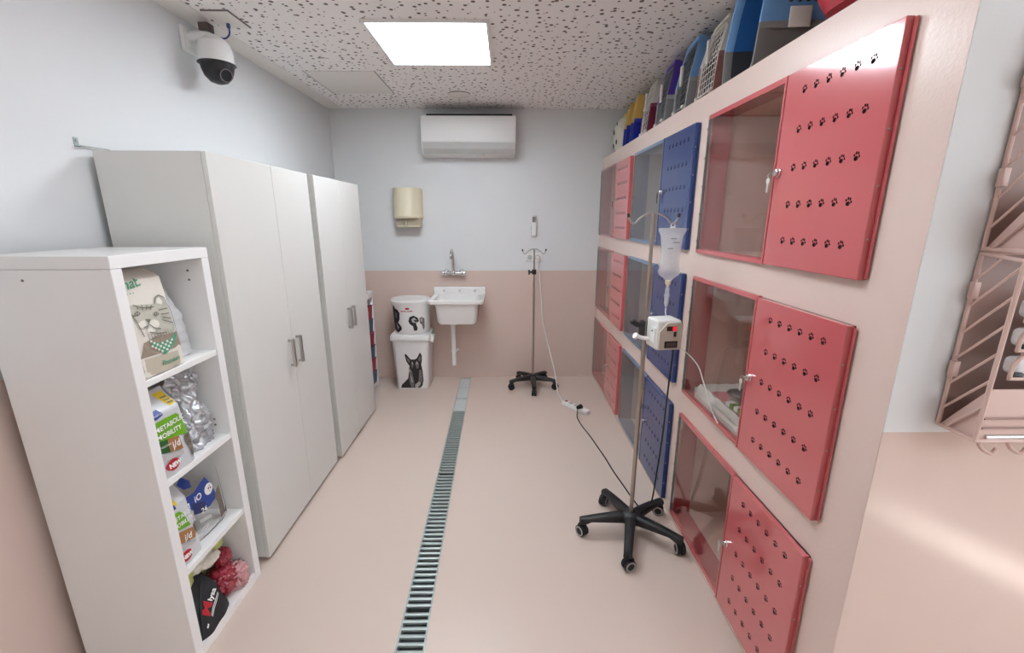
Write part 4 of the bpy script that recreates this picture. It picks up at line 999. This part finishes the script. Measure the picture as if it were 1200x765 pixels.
# black mains cable: down from the pump, past the casters and over the floor to the strip
pm = Matrix.Rotation(-D(7), 4, 'Z') @ Matrix.Translation((-PX, -PY, -PZ))
cb = [(.748, 1.895, 1.06), (.762, 1.90, 1.0), (.768, 1.93, .80), (.770, 1.95, .55), (.772, 1.99, .30), (.778, 2.03, .14), (.775, 2.06, .04), (.76, 2.10, .008), (.735, 2.20, .006), (.715, 2.33, .006), (.688, 2.50, .006), (.672, 2.65, .006), (.650, 2.80, .006), (.622, 2.98, .006), (.590, 3.14, .006), (.577, 3.25, .008), (.575, 3.29, .022), (.590, 3.355, .066)]
m = MB(); m.tube(cb, .0042, 8, 8); cbl = tag(m.build('mains_cable', MAT['rubber']), 'black mains cable running from the infusion pump down over the floor to the power strip', 'cable')
m = MB(); m.cyl((.588, 3.345, .068), (.622, 3.408, .048), .014, .021, 16); m.build('mains_plug', MAT['rubber'], cbl)
# drip line from the pump to the middle red kennel
tl = [(.752, 1.885, 1.045), (.800, 1.87, 1.02), (.850, 1.83, .965), (.866, 1.79, .90), (.872, 1.74, .84), (.880, 1.70, .79), (.884, 1.66, .765)]
m = MB(); m.tube(tl, .0026, 8, 8); tag(m.build('drip_line', MAT['plastic']), 'thin white drip line from the pump into the middle red kennel', 'tube')

# ------------------------------------------------------------------ floor drain
r = thing('floor_drain', 'long galvanised slotted drain channel running down the pink floor', 'drain', (0, 0, 0))
m = MB()
for s in (-1, 1):
    R_ = []
    for y in (yd0, yd1):
        x = drx(y, s); R_.append([(x, y, -.05), (x, y, .003), (x - s * .0035, y, .003), (x - s * .0035, y, -.05)])
    m.rings(R_)
m.rings([[(drx(yd1, -1), yd1 - .008, -.05), (drx(yd1, 1), yd1 - .008, -.05), (drx(yd1, 1), yd1 - .008, .003), (drx(yd1, -1), yd1 - .008, .003)], [(drx(yd1, -1), yd1, -.05), (drx(yd1, 1), yd1, -.05), (drx(yd1, 1), yd1, .003), (drx(yd1, -1), yd1, .003)]])
m.build('frame', MAT['galv'], r, smooth=False)
m = MB(); m.quad((drx(yd0, -1), yd0, -.05), (drx(yd0, 1), yd0, -.05), (drx(yd1, 1), yd1, -.05), (drx(yd1, -1), yd1, -.05)); m.build('channel', MAT['drain_dark'], r, smooth=False)
for (a, b) in ((-1.5, -.5), (-.5, .5), (.5, 1.5), (1.5, 2.5), (2.5, 3.42)):
    m = MB(); y = a + .012
    for s in (-1, 1):
        m.rings([[(drx(q, s) - s * .0037, q, -.012), (drx(q, s) - s * .0037, q, .0015), (drx(q, s) - s * .0072, q, .0015), (drx(q, s) - s * .0072, q, -.012)] for q in (a + .003, b - .003)])
    while y < b - .014:
        xa, xb_ = drx(y, -1) + .006, drx(y, 1) - .006
        m.rings([[(x, y - .0088, -.007), (x, y - .0070, .0005), (x, y, .0018), (x, y + .0070, .0005), (x, y + .0088, -.007)] for x in (xa, xb_)])
        y += .033
    m.build('grate', MAT['galv'], r, smooth=False)
m = MB()
for i, y in enumerate((3.43, 3.70, 3.965)):
    e = .258 if i < 2 else .245
    m = MB(); m.rings([[(drx(q, -1) + .0042, q, -.006), (drx(q, 1) - .0042, q, -.006), (drx(q, 1) - .0042, q, .0015), (drx(q, -1) + .0042, q, .0015)] for q in (y, y + e)])
    m.build('cover_plate', MAT['zinc'], r, smooth=False)

# ------------------------------------------------------------------ pet carriers on the ledge
def carrier(label, y0, y1, h, dep, top, tub, inner, door=None, lean=.16, xf=.925, clip=None, group='pet carriers on the ledge above the kennels', joint=.46, vents=True, name='pet_carrier', rot=-4.5):
    w = y1 - y0; j = h * joint; hw = w / 2
    r = thing(name, label, 'pet carrier', (xf, (y0 + y1) / 2, ZK + .001), D(rot), group)
    low = [(hw, j), (hw * .95, .05), (hw * .90, .018), (hw * .80, 0), (-hw * .80, 0), (-hw * .90, .018), (-hw * .95, .05), (-hw, j)]
    upp = [(hw, j), (hw * .95, j + (h - j) * .55), (hw * .84, h * .93), (hw * .66, h), (-hw * .66, h), (-hw * .84, h * .93), (-hw * .95, j + (h - j) * .55), (-hw, j)]
    def X(x, z): return x + lean * max(0, z - j * .8) * max(0, 1 - x / dep)
    def ring(ch, x, s, up=0): return [(X(x, z), y * s, (j + (z - j) * s) if z < j else j + (z - j) * (1 - (1 - s) * 1.0)) for y, z in ch]
    def shell(ch, nm, mat):
        m = MB()
        m.rings([ring(ch, .03, .895), ring(ch, .012, .90), ring(ch, .0, .93), ring(ch, 0.0, 1.0), ring(ch, .03, 1.0), ring(ch, .05, .955), ring(ch, dep - .05, .95), ring(ch, dep - .012, .90), ring(ch, dep, .78)], cap=False, closed=False)
        m.quad(*ring(ch, dep, .78)); 
        return m.build(nm, MAT[mat], r, ang=40)
    shell(low, 'tub', tub); tp = shell(upp, 'top_shell', top)
    for ch, mt_ in ((low, 'c_dark'), (upp, inner)):      # inside of the carrier, its shade put into darker colours
        m = MB(); m.rings([ring(ch, .0305, .893), ring(ch, .06, .88), ring(ch, dep - .1, .84)], cap=False, closed=False); m.quad(*ring(ch, dep - .1, .84))
        m.build('lining', MAT[mt_], r, ang=40)
    pieces('rim', MAT[tub], r, [lambda m_, s=s: m_.box(X(.0, j), dep - .02, s * hw * .955 - .007, s * hw * .955 + .007, j - .020, j + .004, .003) for s in (-1, 1)])
    if clip:
        for q in range(2):
            m = MB(); xx = .10 + q * .22; m.box(xx, xx + .075, -hw * .965 - .016, -hw * .965 - .0075, j - .022, j + .045, .003); m.build('clip', MAT[clip], r)
    if vents:
        pieces('vent_slot', MAT['c_dark'], tp, [lambda m_, q=q: m_.box(.10 + q * .03, .112 + q * .03, -hw * .955 - .001, -hw * .90, j + .065, j + .105, .001, 1) for q in range(7)])
    if door:
        nv, nh, mat = door
        m = MB(); zb, zt = h * .12, h * .90; ww = hw * .80
        P = lambda y, z: Vector((X(.006, z), y, z))
        fr = [P(-ww, zb), P(ww, zb), P(ww, j), P(ww * .95, zt * .9), P(ww * .72, zt), P(-ww * .72, zt), P(-ww * .95, zt * .9), P(-ww, j)]
        for a, b in zip(fr, fr[1:] + fr[:1]): m.cyl(a, b, .0045, seg=8)
        for i in range(1, nv):
            y = -ww + 2 * ww * i / nv; z_ = zt if abs(y) < ww * .72 else zt * .92
            m.tube([P(y, zb), P(y, j), P(y, z_)], .0021, 6, 1)
        for i in range(1, nh):
            z = zb + (zt - zb) * i / nh; m.cyl(P(-ww * (1 if z < zt * .9 else .9), z), P(ww * (1 if z < zt * .9 else .9), z), .0021, seg=6)
        dr = m.build('wire_door', MAT[mat], r)
        m = MB(); m.box(X(-.012, j), X(-.012, j) + .014, ww * .05 - .01, ww * .05 + .014, j - .01, j + .09, .004); m.build('latch', MAT['c_white'], dr)
        pieces('hinge_pin', MAT['c_white'], dr, [lambda m_, y=y: m_.sphere((X(-.004, zb), y, zb - .008), .011) for y in (-ww * .8, ww * .85)])
    m = MB(); m.tube([(dep * .3, 0, h - .004), (dep * .34, 0, h + .018), (dep * .6, 0, h + .018), (dep * .64, 0, h - .004)], .009, 8, 4); m.build('handle', MAT[top], tp)
    return r
carrier('large open pet carrier with sky blue top and warm grey tub, beside the red carrier', 1.775, 2.085, .385, .52, 'c_blue', 'c_grey', 'c_bluein', None, .10, xf=.925, clip='c_white', joint=.385, rot=-4)
carrier('pet carrier with ivory top, dusty rose tub and white grid door', 2.150, 2.400, .345, .42, 'c_white', 'c_brown', 'c_dark', (6, 10, 'wire'), .26, xf=.945, joint=.52)
carrier('pet carrier with sky blue top and grey tub, behind the ivory and rose one', 2.475, 2.725, .375, .42, 'c_blue', 'c_lgrey', 'c_dark', (7, 9, 'wire_dark'), .20, xf=.950, joint=.45)
carrier('pet carrier with purple top, grey tub and dark grid door', 2.800, 3.035, .365, .42, 'c_purple', 'c_lgrey', 'c_dark', (7, 9, 'wire_dark'), .20, xf=.950, joint=.45)
carrier('pet carrier with pale grey top, maroon tub and white grid door', 3.120, 3.355, .355, .40, 'c_white', 'c_maroon', 'c_dark', (4, 9, 'wire'), .27, xf=.950, joint=.55)
carrier('pet carrier with straw yellow top and cobalt tub, standing clear of the back wall', 3.455, 3.625, .34, .38, 'c_yellow', 'c_navy', 'c_dark', None, .16, xf=.945, joint=.5, vents=False, rot=-7)
carrier('second straw yellow and cobalt pet carrier, the one closer to the back wall', 3.700, 3.860, .34, .38, 'c_yellow', 'c_navy', 'c_dark', None, .16, xf=.955, joint=.5, vents=False, rot=-7)
# pale patterned soft bag in the far corner
r = thing('soft_carrier', 'pale cream soft pet bag with dark spots in the far corner of the ledge', 'bag', (1.06, 4.06, ZK + .001))
m = MB(); lump(m, (0, 0, .15, 0.0), .12, .105, .16, 50, .06); m.build('body', MAT['fleece_w'], r)
for (y, z, s) in ((-.05, .10, .016), (.0, .18, .014), (.03, .08, .018), (-.02, .25, .013), (.05, .20, .015)):
    x = -.12 * math.sqrt(max(0, 1 - (abs(y) / .105) ** 2.5 - (abs(z - .15) / .16) ** 2.5)) ** .8 - .004
    m = MB(); m.sphere((x, y, z), s, (.35, 1, 1.3), 12); m.build('spot', MAT['dgreen'], r)
m = MB(); m.tube([(-.02, -.08, .27), (-.03, -.05, .32), (-.03, .05, .32), (-.02, .08, .27)], .008, 8, 5); m.build('strap', MAT['yellow'], r)
# red tub at the near end
r = thing('red_carrier', 'glossy red plastic pet carrier at the near end of the kennel ledge', 'pet carrier', (.915, 1.345, ZK + .001))
m = MB(); m.rings([rrect(.16, .13, .07, .032, .22, 0), rrect(.19, .17, .08, .05, .22, 0), rrect(.205, .195, .08, .10, .22, 0), rrect(.212, .205, .08, .19, .22, 0)]); m.build('tub', MAT['red_plain'], r)
m = MB(); m.rings([rrect(.214, .207, .08, .190, .22, 0), rrect(.20, .195, .08, .27, .22, 0), rrect(.15, .15, .08, .33, .22, 0)]); m.build('top_shell', MAT['red_plain'], r)
pieces('foot', MAT['red_plain'], r, [lambda m_, p=p: m_.cyl((p[0], p[1], 0), (p[0], p[1], .034), .016, .02, 14) for p in ((.09, -.09), (.09, .09), (.35, -.09), (.35, .09))])
m = MB(); lump(m, (.015, .14, .15), .022, .05, .028, 71, .35, freq=6); m.build('ribbon', MAT['redbag'], r, ang=70)

# ------------------------------------------------------------------ pink wire rack on the near right wall
RX0, RX1, RY1, RY0 = 1.018, 1.46, YN - .003, YN - .090
def rack_module(label, z0, z1):
    r = thing('wall_rack', label, 'wall rack', (RX0, RY1, z0), 0, 'pink metal wall racks')
    h = z1 - z0; w = RX1 - RX0; dep = RY1 - RY0; t = .0044
    m = MB(); m.box(.004, w - .004, -.0035, -.0005, .004, h - .004); m.build('back_sheet', MAT['rack_dark'], r, smooth=False)
    m = MB()
    for x in (0, w):
        fr = [(x, -.004, .0), (x, -.004, h), (x, -dep, h - .01), (x, -dep, .0)]
        for a, b in zip(fr, fr[1:] + fr[:1]): m.cyl(a, b, t, seg=8)
        for p in fr: m.sphere(p, t, seg=8)
    for (y, z) in ((-.004, 0), (-.004, h), (-dep, 0), (-dep, h - .01)): m.cyl((0, y, z), (w, y, z), t, seg=8)
    for z in (h * .35, h * .8): m.box(-.010, .004, -.016, -.004, z - .018, z + .018, .001)
    m.build('frame', MAT['rack'], r)
    rods = []; k_ = -.5
    while k_ * .06 < h:
        za = .015 + k_ * .06; ya = -.008; yb = -dep; zb = za + 1.21 * (dep - .008)
        pa, pb = Vector((0, ya, za)), Vector((0, yb, zb))
        if za < .004: s = (.004 - za) / (zb - za); pa = pa.lerp(pb, s)
        if zb > h - .006: s = (zb - h + .006) / (zb - za); pb = pb.lerp(pa, min(1, s))
        if (pb - pa).length > .015: rods += [(pa + Vector((x, 0, 0)), pb + Vector((x, 0, 0))) for x in (0, w)]
        k_ += 1
    pieces('rod', MAT['rack'], r, [lambda m_, p=p: m_.cyl(p[0], p[1], .0028, seg=8) for p in rods])
    m = MB(); m.box(.004, w - .004, -dep + .004, -.005, -.001, .003)
    m.rings([[(x, -dep + .002, .003), (x, -dep + .002, .118), (x, -dep + .005, .118), (x, -dep + .005, .003)] for x in (.006, w - .006)])
    for x in (.005, w - .007): m.extr([(-.006, .003), (-dep + .003, .003), (-dep + .003, .118)], lambda a, b: (x, a, b), lambda a, b: (x + .002, a, b))
    m.build('tray', MAT['rack'], r, smooth=False)
    for z in (.030, .052):
        m = MB(); m.cyl((.006, -dep - .0015, z), (w - .006, -dep - .0015, z), .0022, seg=8); m.build('tray_rail', MAT['rack_dark'], r)  # dark rods stand in for the shaded creases of the tray front
    return r
RK = rack_module('lower pink wire wall rack holding folded white linen on the near right wall', 1.130, 1.528)
for q, x in enumerate((.02, .085, .21, .33)):
    m = MB(); m.tube([(x, -.075, -.004), (x + .006, -.083, -.022), (x + .022, -.088, -.030), (x + .032, -.088, -.018)], .0042, 8, 5); m.build('hook', MAT['rack'], RK)
m = MB(); m.cyl((.022, -.084, .008), (.44, -.084, .008), .006, seg=12); m.build('rail', MAT['chrome'], RK)
rack_module('upper pink wire wall rack, hanging directly above the one with linen', 1.537, 1.95)
ll = ['white folded linen in a pink sleeve, lowest in the lower wall rack', 'white folded linen in a pink sleeve, second from the bottom in the lower wall rack', 'white folded linen in a pink sleeve, uppermost in the lower wall rack']
for q in range(3):
    z = 1.270 + q * .062
    r = thing('linen_stack', ll[q], 'linen', (RX0 + .040, RY1 - .006, z), 0, 'folded linen in the lower wall rack')
    m = MB(); m.box(.012, .38, -.074, -.044, .006, .046, .012, 3); m.build('cloth', MAT['paper'], r)
    m = MB(); m.tube([(.002, -.076, .0), (.004, -.076, .030), (.020, -.076, .052), (.05, -.076, .056), (.38, -.076, .056)], .004, 8, 5)
    m.cyl((.0, -.076, .0015), (.38, -.076, .0015), .004, seg=8); m.build('wire_sleeve', MAT['rack'], r)
    m = MB(); m.box(.008, .03, -.078, -.066, .005, .014, .002); m.build('clip', MAT['black'], r)

# ------------------------------------------------------------------ light
wd = bpy.data.worlds.new('world'); scene.world = wd; wd.use_nodes = True
bg = wd.node_tree.nodes['Background']; bg.inputs['Color'].default_value = (0.80, 0.90, 1.0, 1); bg.inputs['Strength'].default_value = 2.0
la = bpy.data.lights.new('daylight', 'AREA'); la.shape = 'RECTANGLE'; la.size = 1.8; la.size_y = 2.8; la.energy = 30; la.color = (.88, .95, 1.0)
lo = bpy.data.objects.new('window_daylight', la); COL.objects.link(lo); lo.location = (XF + .14, -.85, 1.45); lo.rotation_euler = (0, D(90), 0)
sn = bpy.data.lights.new('sun', 'SUN'); sn.energy = 75; sn.angle = D(3); sn.color = (.90, .96, 1.0)
so = bpy.data.objects.new('sun', sn); COL.objects.link(so); so.rotation_euler = Vector((.447 * .819, .894 * .819, -.574)).to_track_quat('-Z', 'Y').to_euler()  # aimed through the added slit to make a band on the near wall

# ------------------------------------------------------------------ camera
cam = bpy.data.cameras.new('camera'); co = bpy.data.objects.new('camera', cam); COL.objects.link(co)
cam.sensor_width = 36; cam.lens = 508 / 1200 * 36; cam.clip_start = .01
co.location = (0, 0, 1.6); co.rotation_euler = (D(90 - 13.983), 0, D(-.657))
scene.camera = co
vs = scene.view_settings
vs.view_transform = 'Standard'; vs.look = 'None'; vs.gamma = 1.0; vs.exposure = 0.03; vs.use_curve_mapping = False
